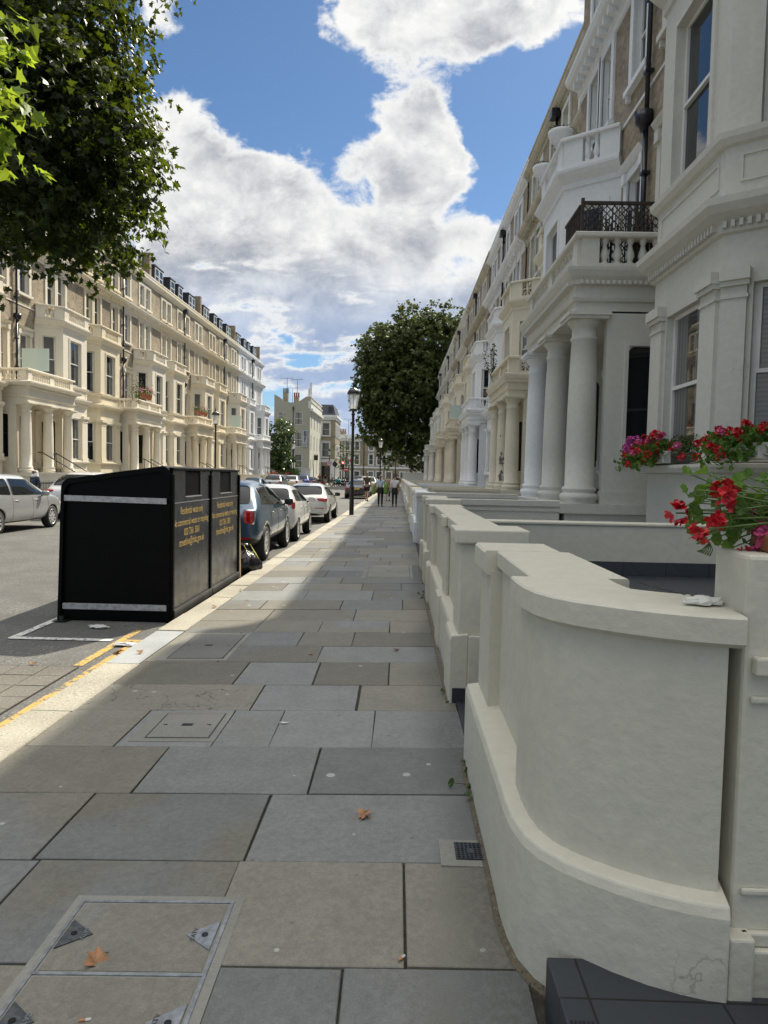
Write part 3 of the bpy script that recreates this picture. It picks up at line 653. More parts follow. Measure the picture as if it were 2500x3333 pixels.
def house(side, sgn, loc, rz, W, pal, label, group, portico=False, port_pal=None, bal_mode='baluster', win_seed=0, mansard=False, attic=True, pipe=False, detail=True, steps=True, far_col=None, bay_over=None, bw0=1.95):
    """side R: facade looks to -X; side L: facade looks to +X. u runs from the party line with the shared portico."""
    st = M[pal['stucco']]; up = M[pal['upper']]; tr = M[pal.get('trim', pal['stucco'])]; cn = M[pal.get('cornice', pal['stucco'])]; by = M[pal.get('bay', pal['stucco'])]
    root = empty('terraced_house', loc, rz, label, 'house', group)
    ds = -1 if side == 'R' else 1
    MP = lambda u, t, z: (ds*t, sgn*u, z)
    rng = random.Random(win_seed)
    panes = [M['glass'], M['glass_c'], M['glass_c'], M['glass_b'], M['glass']]
    R_ = side == 'R'
    gh, cs, gc, s1, w0, w1, tc, bh = (2.07,-.25,-.34,-.19,4.60,6.86,-.30,.75) if R_ else (2.3,0,0,0,4.78,7.2,0,.74)
    pe = (3.27,3.44,3.46,3.51,3.52,3.72,3.73,3.80,3.86,3.95,4.0,4.03,.17,.56) if R_ else (3.27,3.50,3.52,3.58,3.60,3.92,3.93,4.02,4.06,4.14,4.20,4.24,.31,.72)
    def put_window(p0, p1, s, z, w, h, surround=0, rev=.18, bars=False, gmat=None, name='window', stm=None):
        a, c = Vector(p0), Vector(p1); d = (c-a).normalized(); nn = Vector((-d.y, d.x)); q = a+d*s
        P0 = Vector(MP(q.x, q.y, z)); Nw = Vector(MP(q.x+nn.x, q.y+nn.y, z))-P0
        ang = math.atan2(Nw.y, Nw.x)-pi/2
        me, gm = window_mesh(w, h, surround, rev, bars)
        o = link(name, me, root, P0, ang, [stm or tr, None]); link('pane', gm, o, mats=[gmat or rng.choice(panes)]); return o
    def panel(B, p0, p1, z0, z1, ops, mi=0, rev=.18, mr=None):
        a, c = Vector(p0), Vector(p1); d = c-a; L = d.length; d.normalize(); nn = Vector((-d.y, d.x))
        def PM(s, o, zz): q = a+d*s+nn*o; return MP(q.x, q.y, zz)
        S = sorted({0, L, *[o[0] for o in ops], *[o[1] for o in ops]}); Z = sorted({z0, z1, *[o[2] for o in ops], *[o[3] for o in ops]})
        for s0, s1 in zip(S[:-1], S[1:]):
            for a0, a1 in zip(Z[:-1], Z[1:]):
                sm, zm = (s0+s1)/2, (a0+a1)/2
                if any(o[0] < sm < o[1] and o[2] < zm < o[3] for o in ops): continue
                B.add([PM(s0,0,a0),PM(s1,0,a0),PM(s1,0,a1),PM(s0,0,a1)], [(0,1,2,3)], mi)
        for (x0, x1, y0, y1) in ops:
            m_ = mi if mr is None else mr
            B.add([PM(x0,0,y0),PM(x1,0,y0),PM(x1,0,y1),PM(x0,0,y1),PM(x0,-rev,y0),PM(x1,-rev,y0),PM(x1,-rev,y1),PM(x0,-rev,y1)], [(0,4,5,1),(1,5,6,2),(2,6,7,3),(3,7,4,0)], m_)
        return PM
    # ---- main wall
    B = MB()
    BW0, BW1 = bw0, W-.05
    c_ = (BW0+BW1)/2
    panel(B, (0,0), (BW0,0), -1.3, 4.2, [(.55,1.55,0,2.85)], 0, .22)
    panel(B, (0,0), (BW0,0), 4.2, 8.35, [(.55,1.45,4.55,7.0)], 1, .18, 0)
    e = c_
    op2 = [(.55,1.4,9.05,10.95),(e-.95,e-.15,9.05,10.95),(e+.15,e+.95,9.05,10.95)]
    panel(B, (0,0), (W,0), 8.35, 11.1, op2, 1, .18, 0)
    op3 = [(.55,1.4,12.15,13.6),(e-.95,e-.15,12.15,13.6),(e+.15,e+.95,12.15,13.6)]
    panel(B, (0,0), (W,0), 11.1, 14.2, op3, 1, .18, 0)
    B.box(.0,W,-9,-.26,-1.3,14.0,0,M=MP); B.box(BW0,W,-.26,-.02,7.6,8.4,1,M=MP)
    B.obj('wall', [st, up], root, recalc=False)
    # windows of the main wall
    put_window((0,0), (W,0), 1.0, 4.55, .9, 2.45, 2, bars=False)
    put_window((0,0), (W,0), .975, 9.05, .85, 1.9, 1); put_window((0,0), (W,0), e-.55, 9.05, .8, 1.9, 1); put_window((0,0), (W,0), e+.55, 9.05, .8, 1.9, 1)
    for s in (.975, e-.55, e+.55): put_window((0,0), (W,0), s, 12.15, .85 if s < 1 else .8, 1.45, 1)
    # ---- doorway
    dm, gm, hm = door_mesh(); q = Vector(MP(1.05,0,0)); ang = pi/2 if side == 'R' else -pi/2
    o = link('door', dm, root, q, ang); link('fanlight', gm, o); link('handle', hm, o)
    # ---- bay over two storeys
    cd = .82; path = [(BW0,0),(BW0+cd,1.1),(BW1-cd,1.1),(BW1,0)]
    B = MB(); fl = BW1-BW0-2*cd; cl = math.hypot(cd, 1.1)
    segs = list(zip(path[:-1], path[1:])); lens = [cl, fl, cl]; ww = [.66, min(1.25, fl-1.0), .66]
    for (a, c), L, w in zip(segs, lens, ww):
        panel(B, a, c, -1.3, 3.3, [(L/2-w/2,L/2+w/2,.72,.72+gh)], 0, .16)
        PM = panel(B, a, c, 3.3, 8.0+tc, [(L/2-w/2,L/2+w/2,w0,w1)], 0, .16)
        put_window(a, c, L/2, .72, w, gh, 0, .16, stm=by); put_window(a, c, L/2, w0, w, w1-w0, 0, .16, stm=by)
        pw = (L-w)/2-.06
        for s0, s1_ in ((0.02, pw), (L-pw, L-.02)):
            B.box(s0,s1_,0,.05,.72,3.0+cs,0,M=PM); B.box(s0-.015,s1_+.03,0,.085,.66,.86,0,M=PM); B.box(s0-.008,s1_+.02,0,.07,2.86+cs,2.90+cs,0,M=PM); B.box(s0-.01,s1_+.03,0,.10,3.0+cs,3.06+cs,0,M=PM); B.box(s0-.015,s1_+.04,0,.135,3.06+cs,3.2+cs,0,M=PM)
        # architrave round the first-floor light, panel below it
        for s0, s1_, z0, z1 in [(L/2-w/2-.10,L/2-w/2,w0,w1+.1),(L/2+w/2,L/2+w/2+.10,w0,w1+.1),(L/2-w/2,L/2+w/2,w1,w1+.1)]: B.box(s0,s1_,0,.035,z0,z1,0,M=PM)
        if L > .6:
            for s0, s1_, z0, z1 in [(.16,L-.16,4.22,4.25),(.16,L-.16,4.52,4.55),(.16,.19,4.25,4.52),(L-.19,L-.16,4.25,4.52)]: B.box(s0,s1_,0,.02,z0+s1-.05,z1+s1-.05,0,M=PM)
    B.sweep([(0,.52),(.12,.54),(.15,.60),(.15,.64),(0,.66)], path, MP); 
    B.sweep([(o_,z_+gc) for o_, z_ in [(0,3.72),(.05,3.74),(.06,3.84),(.20,3.94),(.26,4.02),(.27,4.10),(0,4.16)]], path, MP)
    if detail: dentils(B, MP, path, 3.78+gc, 3.86+gc, .05, .12, .045, .045)
    B.sweep([(o_,z_+s1) for o_, z_ in [(0,4.60),(.06,4.62),(.11,4.68),(.12,4.75),(0,4.77)]], path, MP)
    B.sweep([(o_,z_+tc) for o_, z_ in [(0,7.62),(.04,7.64),(.05,7.76),(.18,7.88),(.24,7.96),(.25,8.02),(0,8.06)]], path, MP)
    B.prism(path, 7.95+tc, 8.05+tc, 0, M=MP)
    bay = B.obj('bay', by, root)
    B = MB(); ip = [(BW0+.02,.05),(BW0+cd-.02,1.13),(BW1-cd+.02,1.13),(BW1-.02,.05)]
    balustrade(B, MP, ip, 8.06+tc, bh, .30, False, solid_ends=.16, mode=bal_mode if bay_over is None else bay_over)
    B.obj('balustrade', by, bay)
    # ---- cornices
    B = MB()
    lp = [(0,0),(W,0)]
    B.sweep([(0,11.02),(.05,11.04),(.05,11.22),(.10,11.24),(.10,11.34),(.40,11.46),(.46,11.56),(.47,11.64),(0,11.74)], lp, MP)
    dentils(B, MP, lp, 11.24, 11.42, .10, .32, .13, .26)
    B.sweep([(0,13.92),(.04,13.94),(.05,14.02),(.22,14.14),(.27,14.22),(.28,14.28),(0,14.32)], lp, MP)
    if detail: dentils(B, MP, lp, 14.02, 14.10, .05, .14, .08, .10)
    B.box(0,W,-.3,.04,14.30,14.62 if mansard else 14.95,0,M=MP); B.box(0,W,-.33,.08,14.62 if mansard else 14.95,14.70 if mansard else 15.05,0,M=MP)
    B.sweep([(0,8.38),(.03,8.38),(.03,8.44),(0,8.44)], lp, MP)
    B.obj('cornice', cn, root)
    # ---- roof
    if mansard:
        B = MB(); prof = [(-.35,14.3),(-.6,14.7),(-1.5,16.35),(-1.7,16.45),(-8.9,16.5),(-8.9,14.0)]
        vs = [MP(u,t,z) for u in (.02,W-.02) for t, z in prof]; n = len(prof)
        B.add(vs, [tuple(range(n)), tuple(range(n,2*n))[::-1]]+[(i,(i+1)%n,n+(i+1)%n,n+i) for i in range(n)])
        roof = B.obj('roof', M['slate'], root)
        B = MB(); B.box(-.16,.16,-8.9,-.42,14.0,16.75,M=lambda u,t,z: MP(u+W-.02,t,z)); B.obj('party_wall', M['brick_brown'], roof)
        for uc, w in ((1.0, 1.0), (e, 1.7)):
            B = MB(); B.box(uc-w/2-.1,uc+w/2+.1,-1.9,-.62,14.75,16.2,M=MP); B.box(uc-w/2-.18,uc+w/2+.18,-1.95,-.54,16.2,16.3,M=MP); dmr = B.obj('dormer', M['lead'], roof)
            k = 1 if w < 1.2 else 2
            for i in range(k):
                me, gm = window_mesh(w/k-.04, 1.25, 0, 0.02, False); q = Vector(MP(uc-w/2+(i+.5)*w/k, -.60, 14.88))
                o = link('dormer_window', me, roof, q, pi/2 if side == 'R' else -pi/2, [M['sash'], None]); link('pane', gm, o)
    else:
        B = MB(); B.box(.05,W-.05,-8.9,-.34,14.0,14.5,M=MP); B.obj('roof', M['lead'], root)
    B = MB(); B.box(W-.5,W+.0,-6.5,-4.5,14.2,17.4 if mansard else 16.4,M=MP); ch = B.obj('chimney', M['brick_brown'], root)
    B = MB()
    for i in range(5): B.lathe([(.13,0),(.11,.5),(.13,.52),(.13,.6)], 10, M=lambda x,y,z,i=i: MP(W-.25+x,-6.2+i*.35+y,z+(17.4 if mansard else 16.4)))
    B.obj('chimney_pots', M['terracotta'], ch)
    if pipe:
        B = MB(); pts = [MP(.16,.10,z) for z in (-1,4.0,7.4)]
        B.tube([MP(.16,.11,4.3),MP(.16,.11,7.55)], .055); B.tube([MP(.16,.11,7.55),MP(.16,.11,13.9)], .05)
        B.lathe([(.07,0),(.10,.10),(.17,.16),(.19,.38),(.15,.38)], 8, M=lambda x,y,z: MP(.16+x,.16+y,z+7.45))
        for z in (5.2,6.6,8.6,10,12.4,13.4): B.box(.08,.24,.02,.18,z,z+.06,M=MP)
        B.box(-.05,.37,.0,.34,13.75,14.05,M=MP)
        B.obj('drainpipe', M['pipe'], root)
    # ---- shared portico
    if portico:
        pp = M[port_pal or pal['stucco']]
        hw, ft, ct = 2.2, 2.0, 1.75
        B = MB()
        B.box(-hw-.06,hw+.06,0,ft+.14,-.17,0,0,M=MP); B.box(-hw,hw,0,ft+.05,-1.35,-.17,0,M=MP)
        for sg in (-1, 1):
            u0, u1 = (-hw+.02, -hw+.20) if sg < 0 else (hw-.20, hw-.02)
            # side wall with a blind window recess
            for t0, t1, z0, z1 in [(0,.30,0,3.3),(1.05,1.42,0,3.3),(.30,1.05,0,.72),(.30,1.05,2.72,3.3)]: B.box(u0,u1,t0,t1,z0,z1,0,M=MP)
            uo = u0 if sg < 0 else u1; q_ = .035*sg
            for t0, t1, z0, z1 in [(.24,.30,.66,2.78),(1.05,1.11,.66,2.78),(.30,1.05,2.72,2.78)]: B.box(min(uo,uo+q_),max(uo,uo+q_),t0,t1,z0,z1,0,M=MP)
            for ts, tt in ((.30,1),(1.05,-1)):
                for k in range(4):
                    a0 = pi/2*k/4; a1 = pi/2*(k+1)/4; R_ = .14
                    B.prism([(ts,2.72),(ts+tt*R_*(1-sin(a0)),2.72-R_*(1-cos(a0))),(ts+tt*R_*(1-sin(a1)),2.72-R_*(1-cos(a1)))], u0+.004, u1-.004, 0, M=lambda t,z,u: MP(u,t,z))
            B.box(u0-.03 if sg < 0 else u0,u1 if sg < 0 else u1+.03,0,1.45,0,.22,0,M=MP)
        ent = [(-hw,0),(-hw,ft),(hw,ft),(hw,0)]
        co = pe[12]
        B.sweep([(-.02,pe[0]),(-.02,pe[1]),(.03,pe[2]),(.05,pe[3]),(0,pe[4]),(0,pe[5]),(.06,pe[6]),(.07,pe[7]),(co*.7,pe[8]),(co-.01,pe[9]),(co,pe[10]),(co*.4,pe[11]),(-.40,pe[11]),(-.40,pe[0])], ent, MP, 0)
        if detail: dentils(B, MP, ent, pe[6], pe[7]-.01, .05, .12, .045, .045, 0)
        B.box(-hw+.38,hw-.38,0,ft-.38,3.5,pe[11]-.06,0,M=MP)
        po = B.obj('portico', [pp], root)
        for k, u in enumerate((-1.95, 0, 1.95)):
            B = MB(); B.lathe([(.31,0),(.31,.05),(.335,.09),(.33,.15),(.285,.18),(.275,.20),(.30,.235),(.295,.27),(.25,.30),(.248,.9),(.243,1.6),(.23,2.3),(.212,2.82),(.232,2.84),(.232,2.88),(.212,2.90),(.21,3.04),(.235,3.06),(.28,3.13),(.285,3.16)], 24, M=lambda x,y,z: MP(u+x, ct+y, z))
            B.box(u-.33,u+.33,ct-.33,ct+.33,3.16,3.275,M=MP); B.box(u-.36,u+.36,ct-.36,ct+.36,3.215,3.272,M=MP)
            B.obj('column', far_col if (far_col and k == (2 if sgn > 0 else 0)) else pp, po)
        B = MB(); balustrade(B, MP, [(-hw+.1,0),(-hw+.1,ft-.1),(hw-.1,ft-.1),(hw-.1,0)], pe[11]-.02, .62 if R_ else .80, .30, True, nb=.21, mode=bal_mode)
        B.obj('balustrade', pp, po)
        for uu in (-1.1, 1.1):
            pass
        if portico:
            for sg in (-1, 1):
                u0 = -hw+.115 if sg < 0 else hw-.125
                B = MB(); B.box(u0,u0+.01,.30,1.05,.72,2.72,M=MP); B.obj('side_window', M['glass'], po)
        if steps:
            B = MB(); ns = 7
            for i in range(ns): B.box(-hw+.25,hw-.25,ft+.14+i*.29,ft+.14+(i+1)*.29-.002,-1.35,-.165-i*.165,0,M=MP)
            stp = B.obj('entrance_stairs', M['concrete'], root)
            for sg in (-1, 1):
                B = MB(); u0, u1 = (-hw,-hw+.25) if sg < 0 else (hw-.25,hw)
                B.box(u0,u1,ft+.14,4.45,-1.35,-.06,M=MP); B.box(u0-.03,u1+.03,ft+.14,4.5,-.06,.035,M=MP); B.box(u0-.015,u1+.015,ft+.14,4.47,-.15,-.10,M=MP)
                B.obj('cheek_wall', pp, stp)
            if side == 'L':
                for u in (-1.2, 0.1):
                    B = MB(); B.tube([MP(u,1.9,.98),MP(u,2.1,.98),MP(u,4.3,-.25),MP(u,4.3,-1.3)], .028); B.tube([MP(u,2.1,.98),MP(u,2.1,-.1)], .022); B.obj('handrail', M['black'], stp)
    return root

# ---- right terrace
R_G = 'stucco terraced houses on the right'
PB = dict(white=dict(stucco='white', upper='brick_brown', trim='white'), grey=dict(stucco='grey_cream', upper='brick_brown'), cream=dict(stucco='pale_cream', upper='brick_brown', cornice='stained', trim='offwhite'),
          stain=dict(stucco='cream', upper='brick_brown', cornice='stained', trim='offwhite'), pale=dict(stucco='offwhite', upper='brick_yellow'), lc=dict(stucco='left_cream', upper='brick_yellow'), lb=dict(stucco='left_cream_b', upper='brick_yellow'), lq=dict(stucco='left_cream_c', upper='brick_brown'), lw=dict(stucco='white', upper='white'))
XR, ZR = 4.95, 1.165
HR0a = house('R', -1, (XR,14.1,ZR), 0, 6.5, PB['grey'], 'nearest grey cream house with a bay window and geranium boxes', R_G, win_seed=1, bw0=2.65)
HR0b = house('R', 1, (XR,14.1,ZR), 0, 5.95, PB['white'], 'white house with brick upper floors behind the nearest columned porch', R_G, portico=True, port_pal='grey_cream', win_seed=2, pipe=True, far_col=M['white'])
hb = house('R', 1, (XR,1.45,ZR), 0, 6.15, PB['grey'], 'cream house beside the camera, just out of frame', R_G, win_seed=3, detail=False)
tag(hb, 'cream stucco house standing just before the nearest bay window')
X1 = 5.7
parties = [26.0, 38.4, 51.4, 64.4, 77.6, 90.6]
Wd = [(5.9,6.1),(6.25,6.4),(6.55,6.45),(6.5,6.5),(6.65,6.4),(6.55,6.2)]
pals = [('cream','stain','cream'),('white','white','white'),('cream','cream','cream'),('pale','cream','cream'),('pale','pale','offwhite'),('pale','pale','offwhite')]
desc = [('cream house with a cross pattern parapet on its bay, second pair on the right','weathered cream house with peeling columns and pierced cross balcony'),
        ('white house between the peeling porch and the all white porch','bluish white house with an all white columned porch'),
        ('cream house just beyond the all white porch','cream house whose porch balcony has a frosted glass screen'),
        ('off white house before the fourth columned porch from the camera','cream house with the fifth columned porch on the right'),
        ('off white house before the second farthest columned porch on the right','off white house with the second farthest columned porch on the right'),
        ('off white house before the farthest porch on the right','last off white house of the right terrace beside the big tree')]
for i, (pt, (wa, wb), (pa, pb_, pp), (da, db)) in enumerate(zip(parties, Wd, pals, desc)):
    zf = ZR+(-.02*i)
    house('R', -1, (X1-.05*i,pt,zf), 0, wa, PB[pa], da, R_G, win_seed=10+i, detail=i < 2, bay_over='cross' if i == 0 else None)
    house('R', 1, (X1-.05*i,pt,zf), 0, wb, PB[pb_], db, R_G, portico=True, port_pal=pp, win_seed=30+i, pipe=True, detail=i < 2, bal_mode='cross' if i == 0 else 'baluster')

# ---- left terrace (turned by one degree)
L_G = 'cream terraced houses across the road'
RZL = radians(-1.03); ZL = 1.37
def left_loc(y): return (-19.15+.018*(y-33.7), y, ZL-.0*(y-33.7))
lp_ = [33.7, 46.3, 58.9, 71.5, 84.1]
ld = [('nearest cream house of the far terrace, mostly under the tree','cream house with a frosted screen on its porch balcony under the tree'),
      ('cream house before the porch decked with potted plants','cream house with green climber and flower pots on its porch balcony'),
      ('cream house before the porch behind the left lamp post','cream house with flower pots on its balcony behind the lamp post'),
      ('cream house before the frosted balcony near the white end houses','cream house with frosted balcony screen next to the white end houses'),
      ('white painted house next to the last cream house','white end house of the left terrace beside the small tree')]
for i, (y_, (da, db)) in enumerate(zip(lp_, ld)):
    pal = PB['lw'] if i == 4 else PB['lc']
    for sgn, d_ in ((-1, da), (1, db)):
        if i < 4: pal = PB[('lc','lb','lq','lb','lc','lc','lq','lb')[2*i+(sgn > 0)]]
        house('L', sgn, left_loc(y_), RZL, 6.3, pal, d_, L_G, portico=sgn > 0, win_seed=60+2*i+(sgn > 0), mansard=True, pipe=sgn > 0, detail=i < 3)
# ================================================================== COMMUNAL BIN HOUSING
def bin_panel_mat():
    m, T, b = new_mat('bin_panel'); p = geo_pos(T)
    n = T.noise(T.scale(p, (1, 14, .5)), 3.0, 4, .6); n2 = T.noise(p, 30, 3); x, y, z = T.sep(p)
    s = T.math('MULTIPLY', T.ramp(n, .60, .74), T.ramp(n2, .4, .7, .2, .8))
    T.l(T.mix(T.math('MULTIPLY', s, .35), (.013, .013, .0145), (.12, .12, .12)), b.inputs['Base Color'])
    T.l(T.ramp(T.noise(p, 5, 4), .3, .7, .16, .30), b.inputs['Roughness']); return m
M['bin'] = bin_panel_mat(); M['bin_black'] = plain('bin_matt_black', (.0018, .0018, .002), .42, var=.3, vscale=5, spec=.10)
M['reflect'] = plain('reflective_tape', (.36, .36, .37), .4, .2, var=.25, vscale=25); M['gold'] = plain('gold_lettering', (.52, .37, .13), .5, var=.25, vscale=40)
bx0, bx1, by0, by1, bz = -3.83, -2.575, 7.68, 10.96, -.155
root = empty('communal_bin', (bx0, by0, bz), 0, 'black double communal waste bin housing with gold lettering at the kerb', 'waste bin')
W_, D_ = bx1-bx0, by1-by0; HR_, HL_ = 1.795, 1.635
B = MB()   # shell outline in x-z with rounded shoulders
def shoulder(cx, cz, r, a0, a1, n=6): return [(cx+r*cos(a0+(a1-a0)*k/n), cz+r*sin(a0+(a1-a0)*k/n)) for k in range(n+1)]
slope = math.atan2(HR_-HL_, W_)
outl = [(W_,.0)]+shoulder(W_-.09,HR_-.095,.09,0,pi/2+slope)+shoulder(.13,HL_-.12,.12,pi/2+slope,pi*.97)+[(-.04,.0)]
B.prism(outl, .03, D_-.03, M=lambda x,z,y: (x,y,z))
B.obj('shell', M['bin_black'], root, bevel=.006)
for yy_ in (0, D_-.03+.0):      # end frames
    B = MB(); n = len(outl); inn = [(x*.94+W_*.03, z*.965+.0) for x, z in outl]
    vs = [(x,yy_-.012,z) for x,z in outl]+[(x,yy_-.012,z) for x,z in inn]+[(x,yy_+.045,z) for x,z in outl]+[(x,yy_+.045,z) for x,z in inn]
    fs = []
    for i in range(n-1): fs += [(i,i+1,n+i+1,n+i),(2*n+i,3*n+i,3*n+i+1,2*n+i+1),(i,2*n+i,2*n+i+1,i+1),(n+i,n+i+1,3*n+i+1,3*n+i)]
    B.add(vs, fs); B.obj('end_frame', M['bin_black'], root)
for z0 in (.135, 1.375):
    B = MB(); zz_ = z0; B.box(.02,W_-.03,-.012,.0295,zz_,zz_+.065) ; o = B.obj('reflective_strip', M['reflect'], root, bevel=.003); 
    if z0 > 1: o.rotation_euler = (0, radians(.8), 0)
B = MB(); B.box(.0,.05,-.05,.10,-.0,.06); B.box(-.06,.10,-.1,.13,-.0,.012); B.obj('foot', M['black'], root)
for k, (ya, yb) in enumerate([(.03, 1.60), (1.64, D_-.03)]):
    px = W_+.001
    B = MB()
    yo0, yo1 = ya+.48, ya+1.10; z0o, z1o = 1.43, 1.74
    for a, c, z0, z1 in [(ya+.03,yo0,1.37,1.745),(yo1,yb-.03,1.37,1.745),(yo0,yo1,1.37,z0o)]: B.box(px-.02,px+.012,a,c,z0,z1)
    B.box(px-.02,px+.016,ya+.03,yb-.03,.14,1.36)
    pn = B.obj('front_panel', M['bin'], root, bevel=.006)
    B = MB(); B.box(px-.14,px-.02,yo0-.02,yo1+.02,z0o-.02,1.74); B.obj('opening', plain('void', (.0008,.0008,.0008), .9, spec=.02), pn)
    B = MB(); B.box(px,px+.018,ya+.03,yb-.03,1.362,1.368); B.box(px,px+.03,yo0-.02,yo1+.02,z0o-.006,z0o+.004); B.obj('metal_edge', M['reflect'], pn)
    B = MB(); B.box(px-.02,px+.05,ya+.0,yb,.05,.14); B.obj('bottom_rail', plain('rail_grey', (.10,.10,.10), .35, .5, var=.3), root, bevel=.006)
    B = MB(); B.box(px-.03,px+.035,yb-.035,yb+.035,.0,1.70)
    if k == 0: B2 = MB(); B2.box(px-.03,px+.035,ya-.03,ya+.03,.0,1.70); B2.obj('post', M['bin_black'], root, bevel=.008)
    B.obj('post', M['bin_black'], root, bevel=.008)
    B = MB(); B.box(px-.03,px+.03,ya,yb,1.745,1.775); B.obj('top_rail', M['bin_black'], root, bevel=.008)
    yc = (ya+yb)/2-.04
    for tx_, sz, z in [('Residential waste only', .125, 1.225), ('No commercial waste or recycling', .118, 1.09), ('020 7361 3001', .122, .965), ('streetline@rbkc.gov.uk', .128, .845)]:
        me = text_mesh(tx_, sz, .0005); me.materials.append(M['gold'])
        o = link('lettering', me, pn, (px+.0175, yc, z)); o.rotation_euler = (pi/2, 0, pi/2); bbw = max(v.co.x for v in me.vertices)-min(v.co.x for v in me.vertices); o.scale = ({'R':.92,'N':1.42,'0':.62,'s':1.02}[tx_[0]]/bbw, 1, 1)
B = MB(); B.box(0,.03,0,.70,0,1.12,M=lambda x,y,z:(x,y*.12+.0-z*.10,z)); o = B.obj('board', plain('plywood_edge', (.42,.31,.18), .8, var=.2), None, (-2.60,11.12,-.15)); o.rotation_euler = (0,.0,0)
tag(o, 'tan wooden board leaning against the far end of the black bin', 'board')
# refuse sack with yellow tie
B = MB(); rs = random.Random(4)
B.lathe([(.05,0),(.24,.02),(.31,.12),(.30,.22),(.22,.33),(.10,.40),(.05,.44),(.09,.50),(.05,.52)], 22)
for i in range(len(B.v)):
    x,y,z = B.v[i]; k = 1+.10*sin(7*math.atan2(y,x)+9*z)+rs.uniform(-.04,.04); B.v[i] = (x*k, y*k, z+.015*sin(5*math.atan2(y,x)))
root = empty('refuse_sack', (-2.62,11.62,-.16), 0, 'shiny black refuse sack with yellow tie in the gutter behind the bin', 'refuse sack')
B.obj('sack', plain('black_polythene', (.008,.008,.009), .18, bmp=.9, bscale=14), root)
B = MB(); B.tube([(.12,-.16,.38),(.02,-.1,.50),(.1,.0,.52),(.2,-.08,.40),(.12,-.16,.38)], .007, 5); B.tube([(.2,-.08,.4),(.28,-.1,.28)], .007, 5); B.obj('tie', plain('yellow_tie', (.65,.66,.10), .5), root)

# ================================================================== LAMP POSTS
def lamp_mesh():
    root = empty('street_lamp')
    B = MB(); B.lathe([(.095,0),(.095,.9),(.085,1.05),(.10,1.08),(.10,1.14),(.06,1.2),(.055,4.05),(.075,4.08),(.075,4.13),(.05,4.16),(.05,4.22),(.11,4.27),(.14,4.30)], 16); B.obj('post', M['black'], root)
    m, T, b = new_mat('lantern_glass'); b.inputs['Base Color'].default_value = (.80,.82,.82,1); b.inputs['Roughness'].default_value = .25
    tr = T.n('ShaderNodeBsdfTranslucent'); tr.inputs[0].default_value = (.85,.87,.87,1); mx = T.n('ShaderNodeMixShader'); mx.inputs[0].default_value = .6; T.l(b.outputs[0], mx.inputs[1]); T.l(tr.outputs[0], mx.inputs[2]); tp = T.n('ShaderNodeBsdfTransparent'); mx2 = T.n('ShaderNodeMixShader'); mx2.inputs[0].default_value = .55; T.l(mx.outputs[0], mx2.inputs[1]); T.l(tp.outputs[0], mx2.inputs[2]); T.l(mx2.outputs[0], m.node_tree.nodes['Material Output'].inputs[0])
    B = MB(); B.lathe([(.135,4.30),(.245,4.92)], 8, smooth=False); ln = B.obj('lantern', m, root)
    B = MB(); B.lathe([(.145,4.28),(.15,4.31),(.13,4.32)], 8)
    for k in range(8):
        a = 2*pi*k/8; B.tube([(.137*cos(a),.137*sin(a),4.30),(.247*cos(a),.247*sin(a),4.92)], .006, 4)
    B.obj('frame', M['black'], ln)
    B = MB(); B.lathe([(.262,4.91),(.262,4.95),(.22,5.05),(.15,5.12),(.07,5.15),(.05,5.2),(.035,5.24),(.05,5.27),(.03,5.31),(.008,5.42)], 16); B.obj('cap', M['black'], root)
    return root
lamp0 = lamp_mesh(); first = True
LG = 'black lantern lamp posts along the street'
for x, y, z, lab in [(-1.88,27.9,-.06,'black lamp post with white lantern standing on the right pavement'), (-12.5,46.5,.55,'black lamp post on the far pavement in front of the cream porches'), (-12.0,78,.1,'slim lamp post in front of the hotel gable'),
                     (-1.75,66,-.05,'lamp post half hidden by the dark tree on the right pavement'), (-9.8,97,.0,'lamp post carrying the round 20 sign'), (-9.2,126,.2,'farthest lamp post in front of the pale terrace')]:
    o = lamp0 if first else copy_tree(lamp0); first = False
    o.location = (x, y, z); tag(o, lab, 'lamp post', LG)
    if z > .3:
        B = MB(); B.lathe([(.13,-z-.1),(.12,.05)], 12); B.obj('footing', M['black'], o)
B = MB(); B.box(-.09,.09,-.12,-.10,1.2,1.75); o = B.obj('notice', plain('notice_paper', (.7,.7,.72), .6), None, (-12.5,46.5,.0)); tag(o, 'white paper notice tied to the far lamp post', 'notice')

